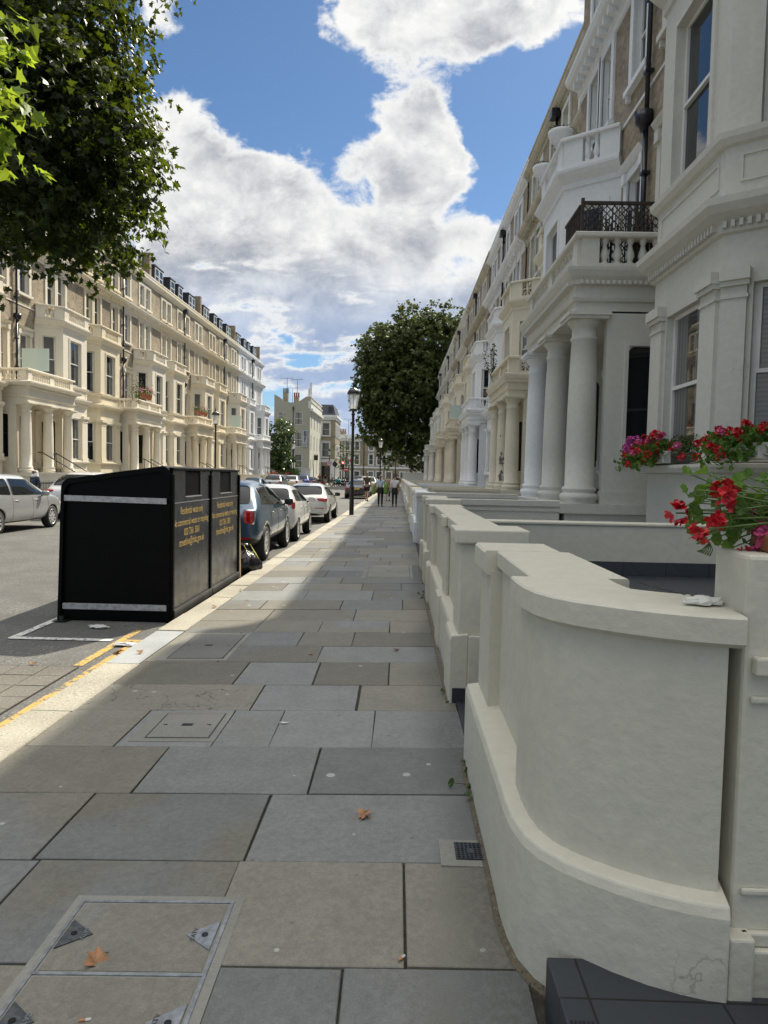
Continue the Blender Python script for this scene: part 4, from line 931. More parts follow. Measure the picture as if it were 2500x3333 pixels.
# ================================================================== CARS
from mathutils.bvhtree import BVHTree
M['tyre'] = plain('tyre', (.014,.014,.015), .75); M['alloy'] = plain('alloy', (.50,.50,.51), .35, .35); M['trim'] = plain('car_trim', (.014,.014,.015), .5)
M['taillight'] = plain('tail_light', (.42,.008,.010), .08, coat=1.0); M['lampclear'] = plain('lamp_clear', (.55,.55,.56), .08, coat=1.0); M['plate_y'] = plain('plate_yellow', (.62,.42,.04), .5); M['chrome'] = plain('chrome', (.62,.62,.63), .15, 1.0)
m, T, b = new_mat('car_glass'); b.inputs['Base Color'].default_value = (.010,.013,.014,1); b.inputs['Roughness'].default_value = .02; b.inputs['Specular IOR Level'].default_value = .28; M['carglass'] = m
def paint(name, col, metal=0.0): return plain('paint_'+name, col, .32, metal, coat=1.0)
WHEEL = {}
def wheel_meshes(r, spokes):
    k = (r, spokes)
    if k in WHEEL: return WHEEL[k]
    T_ = MB(); R = lambda x,y,z: (z, x, y)
    T_.lathe([(r*.66,-.10),(r*.90,-.105),(r*.98,-.075),(r,0-.03),(r,.03),(r*.98,.075),(r*.90,.105),(r*.66,.10)], 32, M=R, caps=False)
    Q = MB(); Q.lathe([(r*.68,.06),(r*.70,.10),(r*.66,.105),(r*.62,.075)], 32, M=R, caps=False); Q.lathe([(.001,.07),(r*.16,.09),(r*.16,.06)], 16, M=R)
    for i in range(spokes):
        a = 2*pi*i/spokes; ca, sa = cos(a), sin(a)
        Q.box(-.026,.026,r*.10,r*.66,.062,.088, M=lambda x,y,z: (z, x*ca-y*sa, x*sa+y*ca))
    D = MB(); D.lathe([(.001,.03),(r*.66,.03),(r*.66,.0),(.001,0)], 24, M=R)
    WHEEL[k] = (T_.mesh('tyre', M['tyre']), Q.mesh('rim', M['alloy']), D.mesh('hub', M['trim'])); return WHEEL[k]

def car(label, x, y, spec, colour, name='parked_car', rz=0.0, group='parked cars', plate=None, z=-.16):
    """x: centre of car across the street, y: rear bumper, heading +Y."""
    S = spec; L, Wd, H = S['L'], S['W'], S['H']; w = Wd/2
    st = S['st']
    bm = bmesh.new(); rings = []
    for (yy, wf, zb, zbelt, cab, wg, zr) in st:
        ww = w*wf; zm = zb+(zbelt-zb)*.55
        half = [(0,zb),(ww*.82,zb),(ww*.975,zb+.14),(ww,zm),(ww*.955,zbelt)]
        if cab: half += [(w*wg,zr-.07),(w*wg*.62,zr-.005),(0,zr)]
        else: half += [(ww*.86,zbelt+.025),(ww*.5,zbelt+.045),(0,zbelt+.05)]
        r = [bm.verts.new((px,yy,pz)) for px,pz in half]; l = [r[0]]+[bm.verts.new((-px,yy,pz)) for px,pz in half[1:-1]]+[r[-1]]
        rings.append((r, l))
    G = {'side': [], 'rear': [], 'front': []}
    nst = len(st)
    for i in range(nst-1):
        for sd_ in (0, 1):
            A, C = rings[i][sd_], rings[i+1][sd_]
            for j in range(7):
                q = (A[j], C[j], C[j+1], A[j+1]); f = bm.faces.new(q if sd_ == 1 else q[::-1])
                f.material_index = 0
                if j <= S.get('clad', 0): f.material_index = 1
                c0, c1 = st[i][4], st[i+1][4]
                if j == 4 and (c0 or c1) : 
                    if c0 and c1: G['side'].append(f)
                    elif c0 and S.get('quarter', True): G['side'].append(f)
                if j in (5, 6) and c1 and not c0: G['rear'].append(f)
                if j in (5, 6) and c0 and not c1: G['front'].append(f)
    for ri in (0, nst-1):
        r, l = rings[ri]
        for j in range(7):
            vs = []
            for v in (r[j], r[j+1], l[j+1], l[j]):
                if v not in vs: vs.append(v)
            f = bm.faces.new(vs)
            f.material_index = 1 if j <= S.get('clad', 0) else 0
    bmesh.ops.recalc_face_normals(bm, faces=bm.faces)
    me = bpy.data.meshes.new('body'); bm.to_mesh(me); bm.free()
    for mt in (colour, M['trim'], M['carglass'], M['carglass'], M['carglass'], M['trim']): me.materials.append(mt)
    tmp = bpy.data.objects.new('car_tmp', me); COL.objects.link(tmp)
    ss = tmp.modifiers.new('s', 'SUBSURF'); ss.levels = 2; ss.render_levels = 2
    wr = S.get('wr', .31); axles = (S['ro'], S['ro']+S['wb'])
    CB = MB()
    for ya in axles:
        for sx in (-1, 1): CB.lathe([(wr*1.14,-.30),(wr*1.14,.30)], 32, M=lambda a,b_,c: (sx*(w-.04)+c, ya+a, wr+b_), smooth=False)
    cm = CB.mesh('cut', [colour]*5+[M['trim']]); cut = bpy.data.objects.new('cut_tmp', cm); COL.objects.link(cut)
    for p in cm.polygons: p.material_index = 5
    bo = tmp.modifiers.new('b', 'BOOLEAN'); bo.operation = 'DIFFERENCE'; bo.object = cut; bo.solver = 'EXACT'; bo.material_mode = 'INDEX'
    bpy.context.view_layer.update(); dg = bpy.context.evaluated_depsgraph_get()
    full = bpy.data.meshes.new_from_object(tmp.evaluated_get(dg))
    bpy.data.objects.remove(tmp); bpy.data.objects.remove(cut)
    root = empty(name, (x, y, z), rz, label, 'car', group)
    vs = [v.co.copy() for v in full.vertices]; ps = [tuple(p.vertices) for p in full.polygons]; mi = [p.material_index for p in full.polygons]
    bvh = BVHTree.FromPolygons(vs, ps)
    groups = {'body': [(i, p) for i, p in enumerate(ps) if mi[i] in (0,1,5)]}
    def part(nm, sel, mats, remap, smooth=True):
        idx = {}; nv = []; nf = []; nm_ = []
        for i, p in sel:
            nf.append([idx.setdefault(v, len(idx)) for v in p]); nm_.append(remap[mi[i]])
        nv = [None]*len(idx)
        for k_, v in idx.items(): nv[v] = vs[k_]
        me = bpy.data.meshes.new(nm); me.from_pydata(nv, [], nf)
        for mt in mats: me.materials.append(mt)
        me.polygons.foreach_set('material_index', nm_); me.polygons.foreach_set('use_smooth', [smooth]*len(nf)); me.update()
        return link(nm, me, root)
    part('body', groups['body'], [colour, M['trim']], {0:0,1:1,5:1})
    def hit(o, d):
        r = bvh.ray_cast(Vector(o), Vector(d)); return r[0], r[1]
    def round_poly(P, r=.06, n=4):
        out = []; P = [Vector(p) for p in P]; m_ = len(P)
        for i in range(m_):
            p, a, c = P[i], P[i-1], P[(i+1) % m_]; da, dc = (a-p), (c-p); ra = min(r, da.length*.4); rc = min(r, dc.length*.4); A = p+da.normalized()*ra; C = p+dc.normalized()*rc
            for k in range(n+1): t = k/n; out.append(A*(1-t)**2+p*2*t*(1-t)+C*t*t)
        fin = []
        for i in range(len(out)):
            q, r2 = out[i], out[(i+1) % len(out)]; k = max(1, int((r2-q).length/.08))
            for j in range(k): fin.append(q+(r2-q)*j/k)
        return fin
    def glaze(nm, P, cast, edge=.022, r=.06):
        O = round_poly(P, r); ctr = sum(O, Vector((0,0)))/len(O); B = MB(); V = []; rings = [1.0, 1-edge*2.2, .97-edge*2.2, .75, .5, .25]; n = len(O); ok = True
        for k, f_ in enumerate(rings):
            for q in O:
                h = cast(ctr+(q-ctr)*f_)
                if h is None: return
                V.append(h[0]+h[1]*(.009 if k else .003))
        h = cast(ctr)
        if h is None: return
        V.append(h[0]+h[1]*.009)
        fs, ms = [], []
        for k in range(len(rings)-1):
            for i in range(n): fs.append((k*n+i, k*n+(i+1)%n, (k+1)*n+(i+1)%n, (k+1)*n+i)); ms.append(0 if k == 0 else 1)
        for i in range(n): fs.append(((len(rings)-1)*n+i, (len(rings)-1)*n+(i+1)%n, len(V)-1)); ms.append(1)
        me = bpy.data.meshes.new(nm); me.from_pydata([v[:] for v in V], [], fs); me.materials.append(M['trim']); me.materials.append(M['carglass'])
        me.polygons.foreach_set('material_index', ms); me.polygons.foreach_set('use_smooth', [True]*len(fs))
        bm_ = bmesh.new(); bm_.from_mesh(me); bmesh.ops.recalc_face_normals(bm_, faces=bm_.faces); bm_.to_mesh(me); bm_.free(); link(nm, me, root)
    cs = lambda sg: (lambda q: (lambda h: None if h[0] is None else (h[0], Vector((sg,0,0))))(hit((sg*2, q.x, q.y), (-sg,0,0))))
    cab = [t for t in st if t[4]]; yb0, yb1 = cab[0][0], cab[-1][0]; i0 = st.index(cab[0]); zbr = st[i0-1][3]; yR = st[i0-1][0]; i1 = st.index(cab[-1]); yW = st[i1+1][0]; zW = st[i1+1][3]; Hr = H
    zb_ = S['beltz']+.045; yB = S.get('bp', yb0+(yb1-yb0)*.50); lift = S.get('lift', .05)
    for sg in (-1, 1):
        top = Hr-.135
        if S.get('two'):
            glaze('side_window', [(yb0-.28,zb_+.02),(yB-.03,zb_),(yB-.03,top),(yb0+.22,top-.03)], cs(sg))
        else:
            glaze('side_window', [(yb0-.05-.3*S.get('qw',0),zb_+lift),(yB-.03,zb_+.01),(yB-.03,top),(yb0+.22,top-.015)], cs(sg))
        glaze('side_window', [(yB+.03,zb_+.005),(yW-.30,zb_-.02),(S.get('wy',yb1)+.02,top-.03),(yB+.03,top)], cs(sg))
        if S.get('qf'): glaze('quarter_window', [(yW-.26,zb_-.02),(yW-.0,zb_-.045),(yW-.40,zb_+.20)], cs(sg), r=.03)
    cr_ = lambda q: (lambda h: None if h[0] is None else (h[0], Vector((0,-.85,.5))))(hit((q.x, -2, q.y), (0,1,0)))
    zr0 = zbr+.09; zr1 = cab[0][6]-.055
    glaze('rear_window', [(-w*.76,zr0),(w*.76,zr0),(w*.62,zr1),(-w*.62,zr1)], cr_, .018, .12)
    cf_ = lambda q: (lambda h: None if h[0] is None else (h[0], Vector((0,.7,.7))))(hit((q.x, L+2, q.y), (0,-1,0)))
    glaze('windscreen', [(-w*.80,zW+.07),(w*.80,zW+.07),(w*.64,cab[-1][6]-.06),(-w*.64,cab[-1][6]-.06)], cf_, .015, .1)
    tm, rm, hm_ = wheel_meshes(wr, S.get('spokes', 9))
    for ya in axles:
        for sx in (-1, 1):
            wh = empty('wheel', (sx*(w-.125), ya, wr), 0); wh.parent = root
            if sx < 0: wh.rotation_euler = (0, 0, pi)
            link('tyre', tm, wh); link('rim', rm, wh); link('hub', hm_, wh)
    # lamps, plate, mirrors, handles, shut lines
    def blob(nm, c, size, mat, parent=None, sq=.5):
        B = MB(); n1_, n2_ = 12, 8; v = []
        for a in range(n2_+1):
            for k in range(n1_):
                th = -pi/2+pi*a/n2_; ph = 2*pi*k/n1_
                f_ = lambda t: math.copysign(abs(t)**sq, t)
                v.append((c[0]+size[0]*f_(cos(th))*f_(cos(ph)), c[1]+size[1]*f_(cos(th))*f_(sin(ph)), c[2]+size[2]*f_(sin(th))))
        fs = [(a*n1_+k, a*n1_+(k+1)%n1_, (a+1)*n1_+(k+1)%n1_, (a+1)*n1_+k) for a in range(n2_) for k in range(n1_)]
        B.add(v, fs, 0, True); return B.obj(nm, mat, parent or root, weld=.0005)
    tlx, tlz, tw, th_ = S['tail']
    for sx in (-1, 1):
        h, nn = hit((sx*tlx*w, -2, tlz), (0, 1, 0))
        if h is None: continue
        tl = blob('tail_light', (sx*tlx*w, h.y+.055, tlz), (tw, .085, th_), M['taillight'])
        if S.get('ring'): blob('light_rim', (sx*tlx*w, h.y+.065, tlz), (tw+.012, .085, th_+.012), M['chrome'], tl)
        if S.get('split'): blob('reversing_lens', (sx*(tlx*w-.02), h.y+.048, tlz-.02), (tw*.5, .086, th_*.35), M['lampclear'], tl)
        h, nn = hit((sx*w*.66, L+2, S.get('hz', .72)), (0, -1, 0))
        if h is not None: blob('headlight', (sx*w*.66, h.y-.06, S.get('hz', .72)), (.17, .09, .085), M['lampclear'])
        my = S['mirror']; h, nn = hit((sx*2, my, S['beltz']+.06), (-sx, 0, 0))
        hx = abs(h.x) if h is not None else w*.85
        mr = blob('wing_mirror', (sx*(hx+.17), my, S['beltz']+.07), (.105, .065, .075), S.get('mirmat') or colour, sq=.6)
        B = MB(); B.tube([(sx*(hx-.03), my+.03, S['beltz']-.02), (sx*(hx+.12), my+.01, S['beltz']+.03)], .022, 6); B.obj('mirror_arm', M['trim'], mr)
        for hy in S['handles']:
            h, nn = hit((sx*2, hy, S['beltz']-.10), (-sx, 0, 0))
            if h is not None: blob('door_handle', (h.x+sx*.008, hy, S['beltz']-.10), (.016, .095, .016), M['chrome'] if S.get('ring') else colour, sq=.7)
        B = MB()
        for sy in S['seams']:
            pts = []
            for k in range(14):
                zz_ = .30+(S['beltz']-.32)*k/13; h, nn = hit((sx*2, sy, zz_), (-sx, 0, 0))
                if h is not None: pts.append((h.x+sx*.0005, h.y, h.z))
            if len(pts) > 2: B.tube(pts, .004, 4)
        if B.v: B.obj('door_seam', M['trim'], root)
    h, nn = hit((0, -2, S['platez']), (0, 1, 0))
    if h is not None:
        B = MB(); B.box(-.26,.26,h.y-.012,h.y+.03,S['platez']-.056,S['platez']+.056); pl_ = B.obj('number_plate', M['plate_y'], root, bevel=.004)
        if plate:
            me = text_mesh(plate, .10, .0006, align='LEFT'); me.materials.append(M['black'])
            o = link('lettering', me, pl_, (-.235, h.y-.0135, S['platez']-.036)); o.rotation_euler = (pi/2, 0, 0); o.scale = (.82, 1, 1)
        B = MB(); B.lathe([(.045,0),(.045,.01),(.03,.014)], 16, M=lambda a,b_,c: (a, -c, b_)); 
        h2, _ = hit((0, -2, S['platez']+.17), (0, 1, 0))
        if h2 is not None: B.obj('badge', M['chrome'], root, (0, h2.y, S['platez']+.17))
    # wiper across the rear glass
    if S.get('wiper'):
        pts = []
        for k in range(8):
            px = -.05+.42*k/7; h, nn = hit((px, -2, S['beltz']+.10+.03*k/7), (0, 1, 0))
            if h is not None: pts.append((h.x, h.y-.012, h.z))
        if len(pts) > 3: B = MB(); B.tube(pts, .010, 5); B.obj('wiper', M['trim'], root)
    if S.get('reflz'):
        for sx in (-1, 1):
            h, nn = hit((sx*w*.62, -2, S['reflz']), (0, 1, 0))
            if h is not None: B = MB(); B.box(sx*w*.62-.17, sx*w*.62+.17, h.y-.008, h.y+.03, S['reflz']-.012, S['reflz']+.012); B.obj('reflector', M['taillight'], root)
    return root
#  station: y, width factor, underside, belt, cabin?, roof half width factor, roof z
def hatch(L, H, belt=1.0, rb=.20, rr=.62, fr=.60, fb=.78, hood=.90, zb=.26, tailz=.86, wg=.70):
    return [(0,.74,zb+.10,tailz*.82,0,0,0),(.06,.91,zb+.04,tailz,0,0,0),(rb,.965,zb,belt,0,0,0),(rr,.985,zb,belt+.01,1,wg,H-.05),(rr+(fr*L-rr)*.42,1,zb,belt,1,wg+.015,H),
            (rr+(fr*L-rr)*.55,1,zb,belt,1,wg+.015,H),(fr*L,1,zb,belt-.02,1,wg-.01,H-.05),(fb*L,.985,zb,belt-.02,0,0,0),(.90*L,.96,zb,hood,0,0,0),(.975*L,.87,zb+.03,hood*.80,0,0,0),(L,.68,zb+.12,hood*.68,0,0,0)]
SP = {}
SP['crossover'] = dict(L=4.25,W=1.80,H=1.60,st=hatch(4.25,1.60,1.05,.22,.66,.60,.76,.98,.30,.98,.69),wb=2.57,ro=.80,wr=.345,tail=(.74,.90,.115,.145),ring=True,clad=1,mirror=2.95,beltz=1.03,handles=(1.55,2.5),seams=(1.28,2.05,3.0),platez=.72,reflz=.50,hz=.85,wiper=False,mirmat=M['trim'],spokes=10)
SP['city'] = dict(L=3.43,W=1.62,H=1.46,st=hatch(3.43,1.46,.98,.18,.50,.60,.80,.86,.26,.92,.66),wb=2.34,ro=.50,wr=.29,tail=(.80,.93,.10,.10),split=True,mirror=2.35,beltz=.95,handles=(1.05,2.0),seams=(1.45,2.5),platez=.62,hz=.72,wiper=True,spokes=8)
SP['hatch'] = dict(L=4.32,W=1.77,H=1.42,st=hatch(4.32,1.42,.93,.22,.72,.57,.73,.84,.25,.88,.68),wb=2.69,ro=.85,wr=.32,tail=(.72,.84,.19,.065),mirror=2.75,beltz=.91,handles=(1.5,2.45),seams=(1.35,2.1,2.95),platez=.56,hz=.66,wiper=True,reflz=.55,mirmat=M['trim'])
SP['suv'] = dict(L=4.45,W=1.84,H=1.66,st=hatch(4.45,1.66,1.08,.22,.62,.60,.76,1.0,.32,1.0,.71),wb=2.65,ro=.88,wr=.35,tail=(.76,.98,.16,.07),clad=1,mirror=3.0,beltz=1.06,handles=(1.6,2.6),seams=(1.35,2.15,3.1),platez=.80,hz=.84,wiper=True,reflz=.52)
SP['coupe'] = dict(L=4.36,W=1.75,H=1.42,st=[(0,.76,.34,.72,0,0,0),(.07,.92,.29,.88,0,0,0),(.50,.97,.25,.95,0,0,0),(.62,.97,.25,.95,0,0,0),(1.25,.985,.25,.93,1,.66,1.36),(1.8,1,.25,.92,1,.69,1.42),(2.05,1,.25,.92,1,.69,1.42),(2.5,1,.25,.91,1,.67,1.37),(3.15,.985,.25,.90,0,0,0),(3.9,.96,.25,.82,0,0,0),(4.24,.87,.28,.68,0,0,0),(4.36,.68,.36,.58,0,0,0)],wb=2.66,ro=.90,wr=.32,tail=(.72,.78,.17,.07),mirror=2.75,beltz=.90,handles=(1.75,),two=True,bp=1.75,seams=(1.6,2.9),platez=.74,hz=.64)
SP['mpv'] = dict(L=4.27,W=1.78,H=1.60,st=[(0,.76,.34,.76,0,0,0),(.06,.92,.29,.92,0,0,0),(.18,.965,.25,1.0,0,0,0),(.52,.985,.24,1.0,1,.70,1.54),(1.35,1,.23,.985,1,.72,1.60),(1.48,1,.23,.98,1,.72,1.60),(2.35,1,.23,.96,1,.72,1.57),(2.46,1,.23,.955,1,.715,1.555),(2.85,1,.23,.94,1,.68,1.40),(3.48,.985,.23,.97,0,0,0),(3.9,.965,.24,.92,0,0,0),(4.17,.90,.27,.78,0,0,0),(4.27,.74,.36,.62,0,0,0)],qf=True,wy=2.45,bp=1.42,wb=2.78,ro=.72,wr=.325,tail=(.78,.95,.10,.16),mirror=2.92,beltz=.96,handles=(1.62,2.62),seams=(1.42,2.42,3.25),platez=.80,hz=.68,spokes=10)
C_ = dict(blue=paint('steel_blue',(.05,.095,.15),.5), white=paint('white',(.66,.66,.65)), pearl=paint('pearl_white',(.58,.58,.56)), silver=paint('silver',(.44,.45,.46),.55), black=paint('black',(.008,.008,.010)), navy=paint('navy',(.015,.03,.10),.3), grey=paint('grey',(.23,.24,.25),.6), bright=paint('bright_blue',(.012,.05,.26),.3), red=paint('dark_red',(.09,.008,.012),.2))
RG, LG_ = 'cars parked along the right kerb', 'cars parked along the far kerb'
car('steel blue crossover with big red tail light just behind the black bin', -3.47, 12.75, SP['crossover'], C_['blue'], group=RG)
car('small white hatchback with round clear tail lights between the blue and the other white car', -3.34, 17.15, SP['city'], C_['white'], group=RG)
car('white hatchback with long red tail lights, third in the right row', -3.30, 23.9, SP['hatch'], C_['pearl'], group=RG)
car('black two door saloon behind the lamp post', -3.05, 49.5, SP['coupe'], C_['black'], group=RG)
car('small white car just ahead of the black saloon', -2.95, 55.2, SP['city'], C_['white'], group=RG)
car('white sport utility car farthest along the right row', -2.80, 63.5, SP['suv'], C_['white'], group=RG)
car('silver people carrier parked across the road at the left edge', -11.10, 16.55, SP['mpv'], C_['silver'], group=LG_)
car('white sport utility car with yellow plate ahead of the silver car', -11.15, 22.9, SP['suv'], C_['white'], group=LG_, plate='LO24 H')
car('white hatchback in the far row just past the bin', -11.1, 43.4, SP['hatch'], C_['white'], group=LG_)
car('navy hatchback in the far row beside the grey car', -11.1, 51.2, SP['hatch'], C_['navy'], group=LG_)
car('grey sport utility car in the far row', -11.1, 60.0, SP['suv'], C_['grey'], group=LG_)
car('white crossover in the far row beyond the grey car', -11.1, 70.0, SP['crossover'], C_['pearl'], group=LG_)
car('bright blue car in the far row near the hotel wall', -11.0, 77.5, SP['suv'], C_['bright'], group=LG_)
car('dark red car at the far end of the left row', -11.0, 84.5, SP['hatch'], C_['red'], group=LG_)
car('dark car waiting far ahead beside the motorcycles', -5.9, 104, SP['suv'], C_['black'], group='cars far ahead at the junction')
car('silver car far ahead beyond the white sport utility car', -2.9, 78, SP['hatch'], C_['silver'], group=RG)
# ================================================================== PEOPLE
def skin_mesh(joints, edges, root_i=0, sub=1):
    me = bpy.data.meshes.new('sk'); me.from_pydata([j[:3] for j in joints], edges, []); me.update()
    o = bpy.data.objects.new('sk_tmp', me); COL.objects.link(o)
    md = o.modifiers.new('s', 'SKIN'); md.use_smooth_shade = True
    for i, j in enumerate(joints):
        v = me.skin_vertices[0].data[i]; r = j[3]; v.radius = (r, r) if not isinstance(r, tuple) else r; v.use_root = (i == root_i)
    s = o.modifiers.new('u', 'SUBSURF'); s.levels = sub; s.render_levels = sub
    bpy.context.view_layer.update(); out = bpy.data.meshes.new_from_object(o.evaluated_get(bpy.context.evaluated_depsgraph_get()))
    bpy.data.objects.remove(o); bpy.data.meshes.remove(me); return out
SKIN = {k: plain('skin_'+k, c, .55) for k, c in dict(light=(.52,.33,.24), tan=(.42,.26,.18), brown=(.16,.085,.05)).items()}
CLOTH = lambda n, c: plain('cloth_'+n, c, .85, var=.15, vscale=9)
HAIRM = plain('hair_dark', (.018,.012,.009), .5); HAIRB = plain('hair_brown', (.10,.055,.03), .5)
def person(loc, rz, h, label, top, bottom, hair='bun', skin='light', legs='bare', stride=.16, arms='down', group=None, shoes=None, sleeves='short', crop=False):
    k = h/1.70; root = empty('person', loc, rz, label, 'person', group)
    root.scale = (k, k, k)
    s = stride; hx, sx = .085, .185
    J = [(0,0,.95,.13),(0,.01,1.12,.115),(0,0,1.30,.135),(0,.0,1.43,.075),(0,.015,1.50,.052),(0,.03,1.57,.072),(0,.025,1.645,.085)]
    E = [(0,1),(1,2),(2,3),(3,4),(4,5),(5,6)]
    def add(p, j): J.append(j); E.append((p, len(J)-1)); return len(J)-1
    LG_ = {}
    for sg, fy in ((-1, s), (1, -s)):
        a = add(0, (sg*hx, 0, .86, .085)); b_ = add(a, (sg*(hx+.005), fy*.55+.03, .49, .056)); c = add(b_, (sg*(hx+.005), fy*.85-(.05 if fy < 0 else 0), .27, .048)); d = add(c, (sg*(hx+.005), fy-(.06 if fy < 0 else 0), .085, .036)); e = add(d, (sg*(hx+.02), fy+.10-(.05 if fy < 0 else 0), .035, .032)); LG_[sg] = (a,b_,c,d,e)
    AR = {}; tips = []
    for sg in (-1, 1):
        a = add(2, (sg*sx, 0, 1.37, .052)); fy = s*.6*sg
        if arms == 'carry': el, wr_ = (sg*(sx+.07), -.03, 1.10, .040), (sg*(sx+.02), .16, .98, .028)
        else: el, wr_ = (sg*(sx+.06), fy*.3-.02, 1.11, .040), (sg*(sx+.05), fy*.9+.04, .90, .027)
        b_ = add(a, el); c = add(b_, wr_); d = add(c, (wr_[0]+sg*.002, wr_[1]+.02, wr_[2]-.085, (.018,.034))); AR[sg] = (a,b_,c,d); tips.append((Vector(J[d][:3]), sg))
    me = skin_mesh(J, E, 0, 1); me.materials.append(SKIN[skin])
    # fingers, thumb, face
    B = MB()
    for p, sg in tips:
        for q in range(4):
            L_ = (.062,.075,.07,.055)[q]; y_ = (q-1.5)*.017
            B.tube([(p.x,p.y+y_,p.z+.01),(p.x-sg*.004,p.y+y_*1.1+.004,p.z-L_*.55),(p.x-sg*.022,p.y+y_*1.1+.006,p.z-L_)], [.009,.0085,.006], 5)
        B.tube([(p.x-sg*.008,p.y+.025,p.z+.05),(p.x-sg*.02,p.y+.05,p.z+.01),(p.x-sg*.024,p.y+.052,p.z-.02)], [.011,.009,.007], 5)
    B.tube([(0,.098,1.63),(0,.122,1.60),(0,.10,1.592)], [.008,.014,.010], 6)
    for sg in (-1, 1): B.lathe([(.004,-.02),(.018,-.01),(.02,.012),(.006,.026)], 8, M=lambda x,y,z: (sg*(.086+x*.35), .02+y, 1.615+z))
    hb = B.mesh('fingers', SKIN[skin]); bm = bmesh.new(); bm.from_mesh(me); bm.from_mesh(hb); bm.to_mesh(me); bm.free()
    body = link('body', me, root); 
    for p in me.polygons: p.use_smooth = True
    B = MB()
    for sg in (-1, 1): B.lathe([(.002,0),(.011,.003),(.002,.008)], 8, M=lambda x,y,z: (sg*.033+x, .103+z, 1.628+y))
    B.obj('eyes', M['black'], body); B = MB(); B.box(-.024,.024,.100,.108,1.555,1.562); B.obj('mouth', plain('lips', (.30,.10,.09), .5), body)
    def grow(idx_edges, grow_r, mat, name, extra=None, sub=1):
        used = sorted({i for e in idx_edges for i in e}); mp = {v: i for i, v in enumerate(used)}
        jj = [(J[i][0], J[i][1], J[i][2], tuple(r+grow_r for r in J[i][3]) if isinstance(J[i][3], tuple) else J[i][3]+grow_r) for i in used]
        m2 = skin_mesh(jj, [(mp[a], mp[b_]) for a, b_ in idx_edges], mp.get(0, 0), sub); m2.materials.append(mat)
        for p in m2.polygons: p.use_smooth = True
        return link(name, m2, root)
    te = [(1,2),(2,3)] if crop else [(0,1),(1,2),(2,3)]
    if sleeves != 'none':
        for sg in (-1, 1):
            a, b_, c, d = AR[sg]; te.append((2, a))
            if sleeves == 'short':
                mid = tuple((J[a][i]*.55+J[b_][i]*.45) for i in range(3))+(.047,); J.append(mid); te.append((a, len(J)-1))
            else: te += [(a, b_), (b_, c)]
    grow(te, .018, top, 'top')
    if bottom[0] == 'leggings':
        ee = [(0, LG_[sg][0]) for sg in (-1,1)]+[(LG_[sg][q], LG_[sg][q+1]) for sg in (-1,1) for q in (0,1,2)]; grow(ee, .010, bottom[1], 'trousers')
        if len(bottom) > 2:
            B = MB(); B.lathe([(.165,.68),(.18,.78),(.175,.9),(.15,1.02),(.13,1.04)], 18, M=lambda x,y,z: (x,y*.8,z)); B.obj('skirt', bottom[2], root)
    else:
        ee = [(0, LG_[sg][0]) for sg in (-1,1)]
        for sg in (-1, 1):
            a, b_ = LG_[sg][0], LG_[sg][1]; f_ = bottom[2]; mid = tuple(J[a][i]*(1-f_)+J[b_][i]*f_ for i in range(3))+(.078,); J.append(mid); ee.append((a, len(J)-1))
        grow(ee, .022, bottom[1], 'shorts')
    B = MB()
    for sg in (-1, 1):
        d, e = LG_[sg][3], LG_[sg][4]; B.tube([(J[d][0],J[d][1]-.07,.045),(J[d][0],J[d][1],.05),(J[e][0],J[e][1],.04),(J[e][0],J[e][1]+.06,.028)], [.03,.044,.046,.028], 8)
    B.obj('shoes', shoes or M['black'], root)
    hm = HAIRB if 'brown' in hair else HAIRM
    if 'scarf' in hair:
        jj = [(0,-.005,1.655,.112),(0,-.02,1.57,.108),(0,0,1.45,.15),(0,.02,1.36,.17)]; m2 = skin_mesh(jj, [(0,1),(1,2),(2,3)], 0, 2)
        bm = bmesh.new(); bm.from_mesh(m2)
        bmesh.ops.delete(bm, geom=[v for v in bm.verts if v.co.y > .055 and 1.54 < v.co.z < 1.68 and abs(v.co.x) < .075], context='VERTS'); bm.to_mesh(m2); bm.free()
        m2.materials.append(CLOTH('white_scarf', (.66,.65,.63))); link('headscarf', m2, root)
    else:
        jj = [(0,.0,1.665,.096),(0,-.03,1.60,.085)]; ed = [(0,1)]
        if 'bun' in hair: jj += [(0,-.075,1.72,.055)]; ed += [(0,2)]
        if 'pony' in hair: jj += [(0,-.11,1.64,.035),(0,-.13,1.50,.04),(0,-.12,1.36,.022)]; ed += [(1,2),(2,3),(3,4)]
        m2 = skin_mesh(jj, ed, 0, 1); m2.materials.append(hm)
        for p in m2.polygons: p.use_smooth = True
        link('hair', m2, root)
    return root
PG = 'people walking on the right pavement'
yw = 35.6; zw = lambda x: zp(x)-.0
p1 = person((-.90,35.4,zp(-.9)), 0, 1.66, 'woman in light blue shirt and black leggings carrying green bags', CLOTH('light_blue', (.42,.52,.62)), ('leggings', CLOTH('black', (.012,.012,.014)), CLOTH('black_skirt', (.014,.014,.017))), 'pony brown', 'light', stride=.12, arms='carry', group=PG)
p2 = person((-.16,35.3,zp(-.1)), 0, 1.62, 'woman in white t-shirt and black leggings with a white bag strap', CLOTH('white', (.66,.65,.64)), ('leggings', CLOTH('black2', (.012,.012,.014)), CLOTH('black_shirt', (.013,.013,.015))), 'bun', 'light', stride=.14, group=PG)
p3 = person((-1.95,43.0,zp(-1.95)), radians(-8), 1.80, 'man in dark olive t-shirt and black shorts by the kerb', CLOTH('olive', (.055,.055,.035)), ('shorts', CLOTH('black_shorts', (.012,.012,.012)), .75), 'short', 'tan', stride=.22, group=PG)
p4 = person((-.62,43.0,zp(-.6)), 0, 1.66, 'girl in a tan top and denim shorts between the two women', CLOTH('tan', (.36,.24,.16)), ('shorts', CLOTH('denim', (.13,.19,.28)), .35), 'bun brown', 'light', stride=.12, group=PG, sleeves='none')
